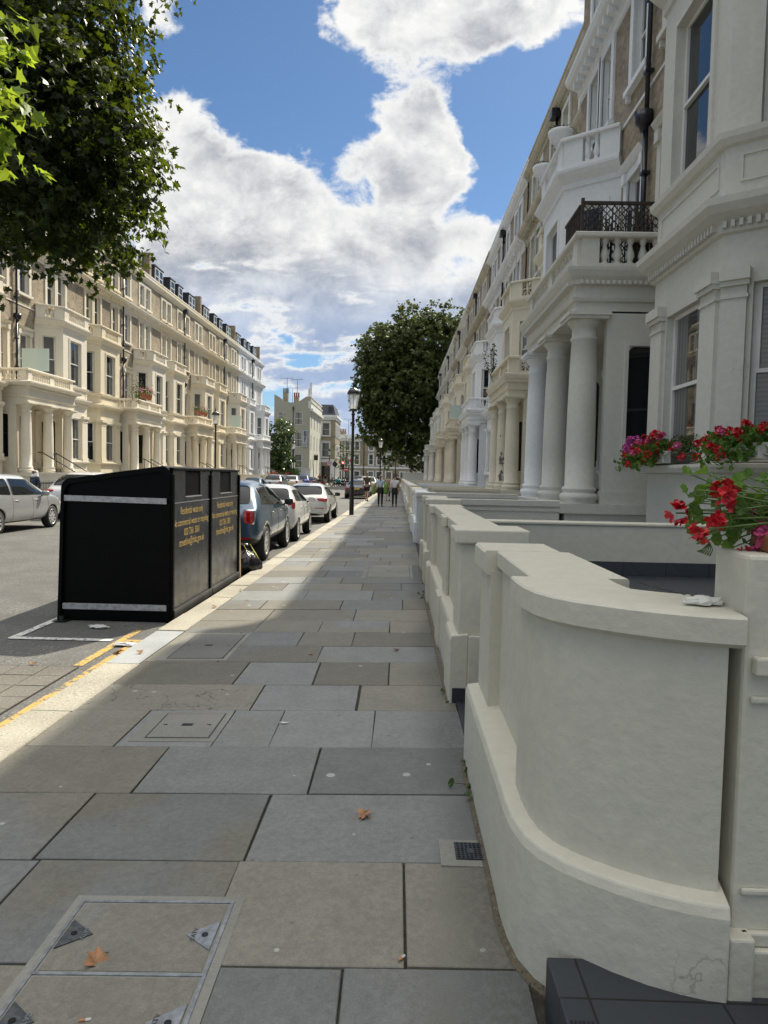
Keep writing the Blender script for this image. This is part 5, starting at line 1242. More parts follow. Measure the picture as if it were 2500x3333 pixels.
person((-13.1,24.4,.0), pi-.5, 1.60, 'woman in white headscarf and dark denim jacket behind the parked cars', CLOTH('dark_denim', (.025,.04,.065)), ('leggings', CLOTH('black3', (.02,.02,.022))), 'scarf', 'brown', stride=.1, sleeves='long').location.z = -.05
for (x, y, col, lab) in [(-10.6,92,(.30,.08,.07),'distant person in dark red with a red suitcase'), (-9.9,93,(.02,.02,.02),'distant person in black with pale shorts at the crossing'), (-9.0,92.5,(.6,.6,.58),'distant person in white carrying a dark backpack'),
                     (-.1,58,(.03,.03,.035),'distant dark dressed walker under the big tree'), (.05,72,(.5,.45,.40),'distant pale topped walker under the big tree')]:
    person((x,y,-.04), .2, 1.72, lab, CLOTH('far', col), ('shorts', CLOTH('far_s', (.55,.5,.45) if 'pale' in lab else (.05,.05,.06)), .8), 'short', 'tan', stride=.2, group='distant pedestrians')
# bags
def bag(loc, size, col, label, strap=None):
    root = empty('bag', loc, 0, label, 'bag'); m = plain('bag_cloth', col, .8, var=.25, vscale=10); B = MB(); w, d, h = size
    B.lathe([(.3,0),(.9,.06),(1.0,.3),(.95,.7),(.75,1.0),(.3,1.03)], 16, M=lambda x,y,z: (x*w/2,y*d/2,z*h)); B.obj('sack', m, root)
    B = MB(); B.tube([(-.05,0,h*.98),(-.04,.0,h+.22),(.04,.0,h+.22),(.05,0,h*.98)], .012, 5); B.obj('strap', m, root)
g1 = bag((-1.24,35.35,.60), (.20,.34,.52), (.16,.24,.06), 'green shopping bag hanging at the left side of the blue shirted woman')
bag((-.62,35.3,.62), (.24,.36,.58), (.14,.25,.05), 'green bag slung on the right shoulder of the blue shirted woman')
bag((-.44,35.25,.50), (.10,.26,.30), (.015,.015,.017), 'small black handbag of the woman in white t-shirt')
B = MB(); B.tube([(-.42,35.2,.80),(-.34,35.18,1.2),(-.22,35.25,1.40),(-.1,35.35,1.39)], .013, 6); tag(B.obj('bag_strap', CLOTH('strap_white', (.7,.7,.68))), 'white bag strap across the back of the white t-shirt', 'strap')
root = empty('suitcase', (-10.15,91.6,-.05), 0, 'red upright suitcase beside distant walkers', 'suitcase'); B = MB(); B.box(-.22,.22,-.14,.14,.06,.68); B.obj('shell', plain('red_case', (.22,.012,.015), .4), root, bevel=.05); B = MB(); B.tube([(-.1,0,.66),(-.1,0,1.0),(.1,0,1.0),(.1,0,.66)], .012, 5); B.obj('handle', M['black'], root); B = MB(); B.lathe([(.05,-.2),(.05,.2)], 10, M=lambda x,y,z: (z,x,y+.05)); B.obj('wheels', M['black'], root)

# ================================================================== TREES AND PLANTS
def leaf_mat(name, c, trans, tcol, rough=.45, var=.5):
    m, T, b = new_mat(name); oi = T.n('ShaderNodeAttribute'); oi.attribute_name = 'tint'; r, g_, b__ = T.sep(oi.outputs['Vector'])
    k = T.ramp(r, 0, 1, 1-var, 1+var, False); col = T.mix(1.0, c, T.comb(k, k, T.math('MULTIPLY', k, .9)), 'MULTIPLY')
    T.l(col, b.inputs['Base Color']); b.inputs['Roughness'].default_value = rough; b.inputs['Specular IOR Level'].default_value = .22
    tr = T.n('ShaderNodeBsdfTranslucent'); T.l(T.mix(1.0, tcol, T.comb(k, k, k), 'MULTIPLY'), tr.inputs['Color'])
    mx = T.n('ShaderNodeMixShader'); mx.inputs[0].default_value = trans; out = m.node_tree.nodes['Material Output']
    T.l(b.outputs[0], mx.inputs[1]); T.l(tr.outputs[0], mx.inputs[2]); T.l(mx.outputs[0], out.inputs[0]); return m
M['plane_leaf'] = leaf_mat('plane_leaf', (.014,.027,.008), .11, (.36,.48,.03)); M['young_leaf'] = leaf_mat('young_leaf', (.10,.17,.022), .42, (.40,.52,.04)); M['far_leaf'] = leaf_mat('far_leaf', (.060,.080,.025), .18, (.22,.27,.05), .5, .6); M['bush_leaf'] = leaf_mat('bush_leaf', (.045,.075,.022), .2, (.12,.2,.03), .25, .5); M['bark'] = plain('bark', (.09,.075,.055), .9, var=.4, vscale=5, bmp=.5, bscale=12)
MAPLE = [(0,0),(.16,-.02),(.44,-.04),(.30,.20),(.56,.42),(.28,.46),(.20,.62),(0,1.0),(-.20,.62),(-.28,.46),(-.56,.42),(-.30,.20),(-.44,-.04),(-.16,-.02)]
OVAL = [(0,0),(.20,.3),(.22,.6),(0,1.0),(-.22,.6),(-.20,.3)]
def crown_mesh(name, pts, size, shape, mat, rng, droop=.5):
    V, F, Tn = [], [], []
    for (p, out) in pts:
        s = size*rng.uniform(.65, 1.25); n = (Vector((rng.gauss(0,1), rng.gauss(0,1), rng.gauss(0,1)+.9))+out*.9).normalized()
        d = (out*.8+Vector((rng.gauss(0,.6), rng.gauss(0,.6), -droop+rng.gauss(0,.4)))); d = (d-n*d.dot(n)); 
        if d.length < 1e-3: continue
        d.normalize(); sd = n.cross(d); b = len(V); fold = rng.uniform(-.25,.25)
        for x, y in shape: q = p+(sd*x+d*y+n*(abs(x)*fold-.15*y*y))*s; V.append(q[:])
        F.append(list(range(b, b+len(shape)))); Tn.append(min(1, max(0, rng.gauss(.5, .25))))
    me = bpy.data.meshes.new(name); me.from_pydata(V, [], F); me.materials.append(mat)
    ca = me.color_attributes.new('tint', 'FLOAT_COLOR', 'CORNER'); dat = []
    for t, f in zip(Tn, F): dat += [t, t, t, 1]*len(f)
    ca.data.foreach_set('color', dat); me.update(); return me
def blob_points(blobs, per_m3, rng, hollow=.35, twig=.35, per=8):
    pts = []
    for (c, r, sq) in blobs:
        c = Vector(c); vol = 4.19*r**3*sq; nt = max(3, int(vol*per_m3/per))
        for _ in range(nt):
            while True:
                v = Vector((rng.uniform(-1,1), rng.uniform(-1,1), rng.uniform(-1,1)))
                if hollow < v.length < 1: break
            bump_ = 1+.16*sin(5*v.x+3*c.x)+.14*sin(6*v.z+2*c.y)+.12*sin(7*v.y)
            q = c+Vector((v.x*r*bump_, v.y*r*bump_, v.z*r*sq*bump_)); o = v.normalized()
            tw = (o+Vector((rng.gauss(0,.5), rng.gauss(0,.5), rng.gauss(0,.4)-.25))).normalized()
            for k in range(per): pts.append((q+tw*twig*k/per*1.4+Vector((rng.gauss(0,.10), rng.gauss(0,.10), rng.gauss(0,.10)))*twig*1.8, (o+tw*.5).normalized()))
    return pts
# --- overhanging plane tree, its trunk out of sight on the far footway
rng = random.Random(21)
root = empty('plane_tree', (-13.2,12.6,-.05), 0, 'leafy green plane tree overhanging the road at upper left', 'tree'); off = Vector((-13.2,12.6,-.05))
B = MB(); B.tube([(0,0,-.2),(.05,.1,2.5),(.2,.2,5),(.5,.3,7.5)], [.42,.34,.30,.24], 12); 
for e in [(5.6,.2,9.2),(3.5,2.5,11.5),(4.2,-1.4,10.5),(-2.5,1,11),(1.5,.5,13.5),(5.8,1.2,6.6)]:
    m_ = (e[0]*.5, e[1]*.5, 6.5+(e[2]-6.5)*.55); B.tube([(.35,.25,6.3),m_,e], [.17,.10,.04], 7)
B.obj('trunk', M['bark'], root)
def at(px, py, d):   # a place in the street seen by the camera in that direction, d metres up the road
    v = f_+r_*((px-1250)/2222)-u_*((py-1666.5)/2222); return Vector((0,0,1.58))+v*(d/v.y)
crown = []
for (px, py, rp, d, sq) in [(110,110,290,13.5,1),(290,30,135,14,1),(230,380,270,13,1),(60,555,255,12.5,1),(270,640,215,13,1),(410,470,140,13,.9),(350,270,110,14,.9),(455,590,95,13,.9),(340,760,120,13,.8),(150,730,120,12.5,.7),(200,200,260,15,1),(250,560,260,15,1),(-250,200,420,13,1),(-330,520,330,12.5,1),(100,-350,420,14,1),(-420,-200,420,13,1)]:
    c = at(px-22, py, d); r = rp/2222*d; crown.append((c-off, r, sq))
pts = blob_points(crown[:13], 255, rng, .2, .25, 9)+blob_points(crown[13:], 30, rng, .45, .4, 9)
link('crown', crown_mesh('crown', pts, .132, MAPLE, M['plane_leaf'], rng), root)
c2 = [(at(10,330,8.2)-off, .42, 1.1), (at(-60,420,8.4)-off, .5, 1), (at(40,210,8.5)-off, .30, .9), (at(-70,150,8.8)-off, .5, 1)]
link('low_branch', crown_mesh('low_branch', blob_points(c2, 190, rng, .1, .22, 8), .17, MAPLE, M['young_leaf'], rng), root)  # sun through the leaves is put into this branch's lighter leaf colour
# --- great plane tree at the end of the right terrace
root = empty('plane_tree', (4.6,103,-.05), 0, 'huge dark plane tree rising past the end of the right terrace', 'tree')
B = MB(); B.tube([(0,0,-.3),(-.2,0,4),(-.6,0,9),(-1.2,0,16)], [.75,.6,.5,.25], 12)
for e in [(-6,0,9),(-5,-2,15),(4,0,14),(-2,1,21),(2,1,20),(-4.5,1,6.5)]: B.tube([(-.3,0,4.5),(e[0]*.5,e[1]*.5,4+(e[2]-4)*.6),e], [.30,.16,.06], 7)
B.obj('trunk', M['bark'], root)
cr = [((-6.6,0,19.5),3.6,1),((-9.2,-1,14.5),2.4,1),((-9.4,0,17.8),2.2,1),((-3.4,0,25.0),2.3,1),((1.4,0,25.2),2.3,1),((-6.5,0,22.4),2.2,1),((-9.4,-1,10.5),2.0,1),((-4.6,0,20),4.9,1),((1.2,0,21.0),5.0,1),((-7.6,0,16.5),3.6,1),((-7.8,-1,9),3.0,1),((-8.2,0,12.6),2.9,1),((-5.6,-1,14.5),4.6,1.0),((3.6,0,15.5),4.6,1),((-1,-2,15),5.0,1),((-5.4,-1,9.5),3.6,.9),((2,-1,9.5),4.4,.9),((-2.2,-2,8),3.6,.8),((-5.2,-1,5.6),2.6,.8),((4.5,0,6.5),3.5,1.2),((-1.2,-2,4.6),2.6,.7),((-7.4,-.5,12),2.6,1),((-2.6,0,23.6),1.9,1),((1.5,0,23.8),2.0,1),((5.5,0,19),3,1)]
pts = blob_points(cr, 13, rng, .4, .7, 8); link('crown', crown_mesh('crown', pts, .46, MAPLE[::1], M['far_leaf'], rng), root)
# --- small dense tree in front of the hotel and a thin street tree
root = empty('bushy_tree', (-16.5,95,-.05), 0, 'small dense dark tree against the hotel gable behind the white wall', 'tree')
B = MB(); B.tube([(0,0,0),(.1,0,2),(0,0,4)], [.16,.12,.08], 8); B.obj('trunk', M['bark'], root)
link('crown', crown_mesh('crown', blob_points([((0,0,3),2.2,1),((-.5,0,5.4),2.0,1),((.2,0,7.4),1.7,1.1),((1.0,0,2),1.5,.8),((-1.6,0,2.6),1.7,1)], 48, rng, .3, .4, 7), .42, OVAL, M['bush_leaf'], rng), root)
root = empty('street_tree', (-9.1,118,-.05), 0, 'slender pale green street tree by the traffic light', 'tree')
B = MB(); B.tube([(0,0,0),(.1,0,4),(0,0,8)], [.10,.07,.03], 7); B.obj('trunk', M['bark'], root)
link('crown', crown_mesh('crown', blob_points([((0,0,6.2),1.7,1.1),((-.9,0,4.6),1.3,1),((.9,0,4.4),1.3,1),((.2,0,3),1.2,.8),((-.6,0,8),.8,1)], 9, rng, .2, .5, 6), .38, OVAL, M['plane_leaf'], rng), root)
# ---- geraniums
PET = [(0,0),(.32,.35),(.40,.75),(.18,1.0),(0,.94),(-.18,1.0),(-.40,.75),(-.32,.35)]
GL = [(0,.02)]+[(sin(a)*(1 if i % 2 else .86), .42-cos(a)*(1 if i % 2 else .86)*.62+.18) for i, a in enumerate([radians(20+k*320/18) for k in range(19)])]
M['petal_red'] = plain('petal_red', (.52,.012,.018), .5, var=.3, vscale=60); M['petal_pink'] = plain('petal_pink', (.62,.10,.24), .5, var=.35, vscale=60); M['petal_magenta'] = plain('petal_magenta', (.50,.07,.33), .5, var=.3, vscale=60)
M['ger_leaf'] = leaf_mat('geranium_leaf', (.065,.135,.022), .3, (.22,.36,.05), .4, .4)
def flower_head(B, c, r, n, rng, pet, tilt=None):
    for i in range(n):
        o = Vector((rng.gauss(0,1), rng.gauss(0,1), rng.gauss(.25,1))).normalized(); p = Vector(c)+o*r*rng.uniform(.55,1)
        a = o.orthogonal().normalized(); b_ = o.cross(a); a0 = rng.uniform(0, 6)
        for k in range(5):
            t = a0+2*pi*k/5+rng.uniform(-.2,.2); d = (a*cos(t)+b_*sin(t)+o*rng.uniform(.1,.5)).normalized(); s_ = o.cross(d); L = pet*rng.uniform(.8,1.15)
            B.add([tuple(p+(s_*x+d*y+o*(.25*y*y))*L) for x, y in PET], [tuple(range(8))], 0)
def ger_leaf_pts(B, p, size, rng, d=None):
    n = Vector((rng.gauss(0,.6), rng.gauss(0,.6)-.25, rng.uniform(.2,1))).normalized(); d = Vector(d) if d else Vector((rng.gauss(0,1), rng.gauss(0,1), rng.gauss(0,.4))); d = (d-n*d.dot(n)).normalized(); s_ = n.cross(d)
    vs = [tuple(Vector(p)+(s_*x+d*(y-.05)+n*(.35*(x*x)+.12*sin(9*x)))*size) for x, y in GL]
    ctr = tuple(Vector(p)+d*.42*size-n*.03*size); n_ = len(vs)
    B.add(vs+[ctr], [(i, (i+1) % n_, n_) for i in range(n_)], 0)
def tint_all(me, rng):
    ca = me.color_attributes.new('tint', 'FLOAT_COLOR', 'CORNER')
    for p in me.polygons[:]:
        pass
    v = rng.random()
    for i, q in enumerate(ca.data):
        if i % 60 == 0: v = min(1, max(0, rng.gauss(.5,.25)))
        q.color = (v, v, v, 1)
rng = random.Random(77)
# near geranium on the gate pier
root = empty('geranium', (1.2,2.05,1.385), 0, 'large red and pink geranium sprawling over the white gate pier', 'potted plant')
o0 = Vector((1.2,2.05,1.385)); near = lambda px, py, d=2.05: at(px, py, d)-o0
B = MB(); B.box(-.16,.28,-.17,-.02,0,.05); B.obj('trough', M['terracotta'], root, bevel=.01)
Bs = MB(); Bl = MB()
base = lambda: Vector((rng.uniform(-.08,.12), rng.uniform(-.08,.06), .05))
heads = [(2200,1670,.032,11,'petal_red',.030),(2325,1690,.022,6,'petal_red',.030),(2270,1725,.020,5,'petal_red',.028),(2350,1605,.030,9,'petal_red',.030),(2385,1585,.018,4,'petal_red',.027),(2425,1805,.016,4,'petal_red',.030),(2290,1745,.014,3,'petal_red',.026),(2465,1705,.042,18,'petal_pink',.028),(2475,1755,.030,9,'petal_pink',.028),(2375,1640,.016,4,'petal_red',.030)]
for (px, py, r, n, mt, pet) in heads:
    c = near(px, py, 1.98+rng.uniform(-.06,.06)); b0 = base(); mid = (b0+c)/2+Vector((0,-.02,.03)); Bs.tube([b0, mid, c], [.004,.0032,.0025], 6)
    B = MB(); flower_head(B, c, r*.85, n, rng, pet*.72); B.obj('flower_head', M[mt], root, recalc=False)
for (px, py, sz) in [(2250,1545,.055),(2300,1540,.06),(2240,1610,.06),(2280,1635,.055),(2260,1595,.045),(2330,1605,.06),(2345,1650,.05),(2290,1680,.055),(2420,1575,.062),(2440,1555,.05),(2410,1610,.055),(2480,1625,.06),(2430,1655,.05),(2300,1760,.05),(2255,1735,.05),(2390,1780,.06),(2340,1720,.06),(2370,1700,.055),(2420,1690,.06),(2400,1740,.06),(2450,1640,.05),(2380,1670,.055),(2320,1740,.05),(2440,1770,.06),(2350,1760,.055),(2490,1560,.05),(2310,1700,.05)]:
    c = near(px, py, 2.03+rng.uniform(-.10,.08)); b0 = base(); mid = b0*.6+c*.4+Vector((rng.uniform(-.03,.03),rng.uniform(-.03,.02),rng.uniform(0,.07))); q3 = b0*.22+c*.78+Vector((0,0,rng.uniform(.0,.04))); Bs.tube([b0, mid, q3, c], [.0035,.003,.0025,.002], 6)
    ger_leaf_pts(Bl, c, sz*.52, rng, (c-b0)*1.0)
for i in range(34):
    c = near(rng.gauss(2400,75), rng.gauss(1665,55), 2.05+rng.uniform(-.08,.12)); b0 = base(); Bs.tube([b0, b0*.5+c*.5+Vector((0,0,.03)), c], [.003,.0025,.002], 5); ger_leaf_pts(Bl, c, rng.uniform(.020,.034), rng, c-b0)
for i in range(40):
    ger_leaf_pts(Bl, Vector((rng.uniform(-.16,.30), rng.uniform(-.15,.10), rng.uniform(.03,.14))), rng.uniform(.020,.032), rng)
for (px, py, dx, dy) in [(2310,1550,18,45),(2345,1555,6,70)]:
    a = near(px, py); Bs.tube([near(px+35,py+120), near(px+30,py+20), near(px+15,py-6), a], .0025, 5); Bs.lathe([(.002,0),(.008,.012),(.007,.03),(.002,.04)], 6, (a.x,a.y), M=lambda x,y,z,a=a: (x,y,a.z-z))
for k in range(6): Bs.tube([near(2310,1765), near(2285+k*7,1790), near(2270+k*8,1795+k*3)], [.0018,.0015,.003], 5)
Bs.obj('stem', plain('ger_stem', (.10,.16,.035), .5), root); me = Bl.mesh('leaves', M['ger_leaf'], recalc=False); tint_all(me, rng); link('leaves', me, root)
# window boxes on the bay
def flower_box(loc, L, label, left_heavy, rot=0.0, group=None, small=False, W2=.2):
    root = empty('window_box', loc, rot, label, 'window box', group)
    B = MB(); B.box(0,W2,0,L,0,.17); B.obj('trough', M['grey_cream'] if not small else M['terracotta'], root, bevel=.01)
    Bl = MB(); Bs = MB()
    for i in range(int((480 if not small else 60)*L)):
        y = rng.uniform(0, L); x = rng.gauss(.02,.11); ger_leaf_pts(Bl, (x, y, .17+rng.uniform(-.14,.16)-max(0,-x)*.6), rng.uniform(.035,.055), rng)
    for i in range(int((52 if left_heavy else 24)*L)):
        y = rng.uniform(-.05, L*.97); x = rng.gauss(-.05,.13); z = .20+rng.uniform(-.10,.24)-max(0,-x)*.4
        mt = 'petal_red'
        if left_heavy and y > L*.62 and rng.random() < .75: mt = 'petal_magenta'
        elif rng.random() < .28: mt = 'petal_pink'
        B = MB(); flower_head(B, (x,y,z), .038, 13, rng, .026); B.obj('flower_head', M[mt], root, recalc=False)
        Bs.tube([(x*.4,y,.15),(x,y,z)], .003, 4)
    Bs.obj('stem', M['ger_leaf'] if False else plain('stem_green', (.08,.14,.03), .6), root)
    me = Bl.mesh('leaves', M['ger_leaf'], recalc=False); tint_all(me, rng); link('leaves', me, root); return root
flower_box((3.62,9.45,1.83), 1.35, 'stone window box overflowing with red and magenta geraniums at the far side of the bay', True, 0, 'window boxes on the nearest bay')
flower_box((3.66,7.05,1.83), 1.15, 'window box of sparse red geraniums beside the near bay pilaster', False, radians(0), 'window boxes on the nearest bay')
def box_hedge(loc, L, label, rot=0.0):
    root = empty('box_hedge', loc, rot, label, 'clipped plant'); B = MB(); B.box(.02,.18,0,L,0,.12); B.obj('soil', M['mortar'], root)
    pts = [(Vector((rng.uniform(0,.2), rng.uniform(0,L), rng.uniform(.05,.36))), Vector((rng.gauss(0,1),rng.gauss(0,1),1)).normalized()) for _ in range(int(1500*L))]
    link('leaves', crown_mesh('leaves', pts, .035, OVAL, M['bush_leaf'], rng), root)
box_hedge((3.70,8.75,1.84), .68, 'clipped dark green hedge in the near bay window')
box_hedge((3.82,6.9,1.86), .5, 'dark clipped plant behind the sparse geraniums', 0)
# urns with succulents on the white bay parapet
for y_, lab in ((17.2,'white urn of spiky plants at the near corner of the white bay parapet'),(19.1,'white urn of spiky plants at the far corner of the white bay parapet')):
    root = empty('urn_planter', (3.78,y_,ZR+8.50), 0, lab, 'planter', 'urns on the white bay'); B = MB(); B.lathe([(.12,0),(.14,.03),(.10,.06),(.24,.16),(.30,.30),(.31,.36),(.28,.36)], 18); B.obj('urn', M['white'], root)
    B = MB()
    for i in range(40):
        a = rng.uniform(0,2*pi); r = rng.uniform(.1,.26); B.tube([(r*.5*cos(a),r*.5*sin(a),.32),(r*cos(a),r*sin(a),.42+rng.uniform(0,.06)),(r*1.5*cos(a),r*1.5*sin(a),.50-r*.5)], [.014,.012,.003], 4)
    B.obj('succulent', plain('succulent', (.05,.075,.035), .6, var=.4, vscale=20), root)
# small weeds along the wall foot
for (x, y, n, lab) in [(.40,4.95,4,'small green weed at the foot of the second wall'),(.39,3.45,8,'dark weeds growing in the crack by the near wall plinth'),(.38,8.9,9,'tuft of weeds at the far end of the second wall')]:
    root_m = MB()
    for i in range(n): ger_leaf_pts(root_m, (rng.gauss(0,.05), rng.gauss(0,.09), rng.uniform(.005,.06)), rng.uniform(.018,.035), rng); root_m.tube([(0,0,0), root_m.v[-1]], .0015, 4)
    me = root_m.mesh('weed', M['bush_leaf'], recalc=False); tint_all(me, rng); tag(link('weed', me, None, (x,y,0)), lab, 'weed')
# potted plants on the far balconies
def pot_plant(loc, r, label, flowers=None, cat='potted plant', n=120, hgt=.5, group=None, leafm='plane_leaf', parent=None):
    root = empty('potted_plant', loc, 0, label, cat, group); B = MB(); B.lathe([(r*.7,0),(r,.28),(r*1.08,.28),(r*1.08,.33),(r*.9,.33)], 12); B.obj('pot', M['terracotta'], root)
    pts = [(Vector((rng.gauss(0,r*1.1), rng.gauss(0,r*1.1), .33+abs(rng.gauss(0,hgt*.5)))), Vector((rng.gauss(0,1),rng.gauss(0,1),1)).normalized()) for _ in range(n)]
    link('leaves', crown_mesh('leaves', pts, .11, OVAL, M[leafm], rng), root)
    if flowers:
        B = MB()
        for k in range(12 if hgt > .7 else 7): flower_head(B, (rng.gauss(0,r*1.2), rng.gauss(0,r*1.2), .45+rng.uniform(0,hgt*.6)), .045 if hgt < .7 else .09, 6, rng, .035 if hgt < .7 else .06)
        B.obj('flowers', M[flowers], root, recalc=False)
    return root
zb_ = ZL+4.24+.80
FPG = 'plants on the far terrace balconies'
for dy, fl, n_, h_, lab in [(-1.9,None,420,1.5,'tall bright green climber at the near corner of the planted balcony'),(-.9,'petal_pink',120,.5,'pink flowering pot on the planted balcony rail'),(-.2,'petal_pink',100,.4,'small pink flower pot on the planted balcony rail'),(.5,'petal_pink',120,.4,'pink pot next to the far corner of the planted balcony')]:
    pot_plant((-17.15+.0, 46.3+dy, zb_-.02 if fl else zb_-.75), .17, lab, fl, n=n_, hgt=h_, group=FPG)
for dy, fl, lab in [(-1.5,None,'dark green pot on the balcony behind the lamp post'),(-.3,'petal_pink','pink pot on the balcony behind the lamp post'),(.8,None,'bushy pot at the far end of the balcony behind the lamp post')]:
    pot_plant((-16.95, 58.9+dy, zb_-.02), .18, lab, fl, n=130, group=FPG)
for y_, fl, lab in [(79.5,'petal_red','red flowers on the white house wall'),(81.2,None,'rounded green shrub on the white house wall'),(82.4,'petal_red','red flowers beside the white columned porch'),(89.6,'petal_red','red flowers at the end of the white terrace')]:
    pot_plant((-15.0+.0, y_, .75), .35, lab, fl, n=200, hgt=.9, group='red flower pots by the white end houses')
# ================================================================== FAR BUILDINGS AND STREET FURNITURE
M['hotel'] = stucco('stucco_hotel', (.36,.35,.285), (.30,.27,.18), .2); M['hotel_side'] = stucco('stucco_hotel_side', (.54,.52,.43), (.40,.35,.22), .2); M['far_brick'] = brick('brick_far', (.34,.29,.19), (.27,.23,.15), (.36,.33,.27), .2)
M['sign_red'] = plain('sign_red', (.50,.015,.02), .4); M['sign_white'] = plain('sign_white', (.72,.72,.72), .4); M['sign_grey'] = plain('sign_grey', (.42,.46,.50), .5); M['ink_blue'] = plain('ink_blue', (.008,.015,.05), .5)
def placed_window(root, x, y, z, w, h, ang, surround, wall, rng, gl=None):
    me, gm = window_mesh(w, h, surround, .12, False); o = link('window', me, root, (x,y,z), ang, [wall, None]); link('pane', gm, o, mats=[gl or rng.choice([M['glass'],M['glass_c'],M['glass_b']])]); return o
rng = random.Random(12)
def wallp(B, p0, p1, z0, z1, ops, mi=0, rev=.12):
    a, c = Vector(p0), Vector(p1); d = c-a; L = d.length; d.normalize(); nn = Vector((d.y, -d.x))   # outward on the right of travel
    def PM(s, o, zz): q = a+d*s+nn*o; return (q.x, q.y, zz)
    S = sorted({0, L, *[o[0] for o in ops], *[o[1] for o in ops]}); Z = sorted({z0, z1, *[o[2] for o in ops], *[o[3] for o in ops]})
    for s0, s1 in zip(S[:-1], S[1:]):
        for a0, a1 in zip(Z[:-1], Z[1:]):
            if any(o[0] < (s0+s1)/2 < o[1] and o[2] < (a0+a1)/2 < o[3] for o in ops): continue
            B.add([PM(s0,0,a0),PM(s1,0,a0),PM(s1,0,a1),PM(s0,0,a1)], [(0,1,2,3)], mi)
    for (x0, x1, y0, y1) in ops: B.add([PM(x0,0,y0),PM(x1,0,y0),PM(x1,0,y1),PM(x0,0,y1),PM(x0,-rev,y0),PM(x1,-rev,y0),PM(x1,-rev,y1),PM(x0,-rev,y1)], [(0,4,5,1),(1,5,6,2),(2,6,7,3),(3,7,4,0)], mi)
    return PM
# hotel with curved gable
root = empty('hotel_building', (-20.5,112,0), 0, 'olive cream hotel with a curved gable and vertical sign', 'building'); W_, D_ = 5.9, 16
B = MB(); ops = [(3.35,4.65,9.6,11.6),(3.35,4.65,6.0,8.4),(3.35,4.65,2.6,4.8),(.6,1.5,10.4,11.6)]
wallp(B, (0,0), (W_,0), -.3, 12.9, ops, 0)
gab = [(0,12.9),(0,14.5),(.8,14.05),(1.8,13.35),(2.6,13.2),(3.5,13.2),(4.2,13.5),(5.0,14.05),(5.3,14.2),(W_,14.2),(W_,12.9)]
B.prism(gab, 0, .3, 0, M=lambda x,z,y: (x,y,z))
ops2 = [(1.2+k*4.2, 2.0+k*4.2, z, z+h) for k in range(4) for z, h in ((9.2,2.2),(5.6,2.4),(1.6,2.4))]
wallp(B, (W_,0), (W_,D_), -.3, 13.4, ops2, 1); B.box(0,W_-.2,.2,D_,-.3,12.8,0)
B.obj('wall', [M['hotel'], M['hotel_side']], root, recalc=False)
for (a, c, z0, z1) in ops: placed_window(root, (a+c)/2, 0, z0, c-a, z1-z0, pi, 0, M['hotel'], rng)
for (a, c, z0, z1) in ops2: placed_window(root, W_, (a+c)/2, z0, c-a, z1-z0, -pi/2, 0, M['hotel_side'], rng)
B = MB(); B.box(W_,W_+.45,-.05,D_,11.9,12.3); B.box(W_-.3,W_+.15,-.05,D_,12.3,13.3); B.box(W_-.35,W_+.25,-.06,D_,13.3,13.5)
for k in range(30): B.box(W_-.1,W_+.12,.2+k*.5,.4+k*.5,13.5,14.1)
B.box(W_-.2,W_+.2,-.05,D_,14.1,14.25); B.obj('parapet', M['offwhite'], root)
B = MB(); B.box(3.05,3.25,-.32,-.02,12.0,12.5); B.tube([(3.15,-.12,12.1),(3.15,-.12,-.2)], .06); B.obj('drainpipe', M['pipe'], root)
for (cx, cy, hh) in [(1.3,3.5,15.1),(2.9,5.0,14.6)]:
    B = MB(); B.box(cx-.4,cx+.4,cy-.5,cy+.5,12.5,hh); ch = B.obj('chimney', M['brick_brown'], root); B = MB()
    for k in range(3): B.lathe([(.16,0),(.13,.6),(.15,.8)], 8, M=lambda x,y,z: (cx-.35+k*.35+x, cy+y, hh+z))
    B.obj('chimney_pots', M['terracotta'] if cy > 4 else M['concrete'], ch)
for (x, y, hh) in [(W_-.3,1.0,15.6),(W_-.3,2.6,16.8)]:
    B = MB(); B.lathe([(.22,13.4),(.20,hh)], 10, (x,y)); B.obj('chimney_pot', M['offwhite'], root)
def aerial(loc, h, label, s=1.0):
    root = empty('tv_aerial', loc, rng.uniform(-.4,.4), label, 'aerial'); B = MB(); B.tube([(0,0,0),(0,0,h)], .025*s, 5); B.obj('mast', M['pipe'], root)
    B = MB(); B.tube([(-.7*s,0,h-.1),(.7*s,0,h-.1)], .016*s, 4)
    for k in range(8): B.tube([(-.65*s+k*.18*s,-.28*s,h-.1),(-.65*s+k*.18*s,.28*s,h-.1)], .009*s, 4)
    for k in range(4): B.tube([(-.7*s,-.25*s,h-.35+k*.16*s),(-.7*s,.25*s,h-.35+k*.16*s)], .009*s, 4)
    B.obj('array', M['pipe'], root)
aerial((-19.0,115.5,15.1), 2.6, 'tall tv aerial on the left hotel chimney', 1.6); aerial((-17.5,117,14.5), 3.2, 'tv aerial above the middle of the hotel gable', 1.6); aerial((-18.2,116.4,13.2), 3.0, 'thin tv aerial between the hotel chimneys', 1.4)
aerial((-11.2,152,10.6), 3.4, 'lone tv aerial above the pale far terrace', 1.6); aerial((-20.5,52.0,17.0), 2.2, 'tv aerial on the mansard roof of the far terrace', 1.2)
root = empty('hotel_sign', (-15.35,111.9,7.35), 0, 'pale vertical sign with dark letters on the hotel gable', 'sign'); B = MB(); B.box(-.36,.36,-.08,.06,-1.35,1.35); B.obj('panel', M['sign_grey'], root, bevel=.03)
for k, ch in enumerate('HOTEL'):
    me = text_mesh(ch, .46, .004, .03); me.materials.append(M['ink_blue']); o = link('lettering', me, root, (0,-.085,.92-k*.36)); o.rotation_euler = (pi/2,0,0); o.scale = (1.2,1,1)
B = MB()
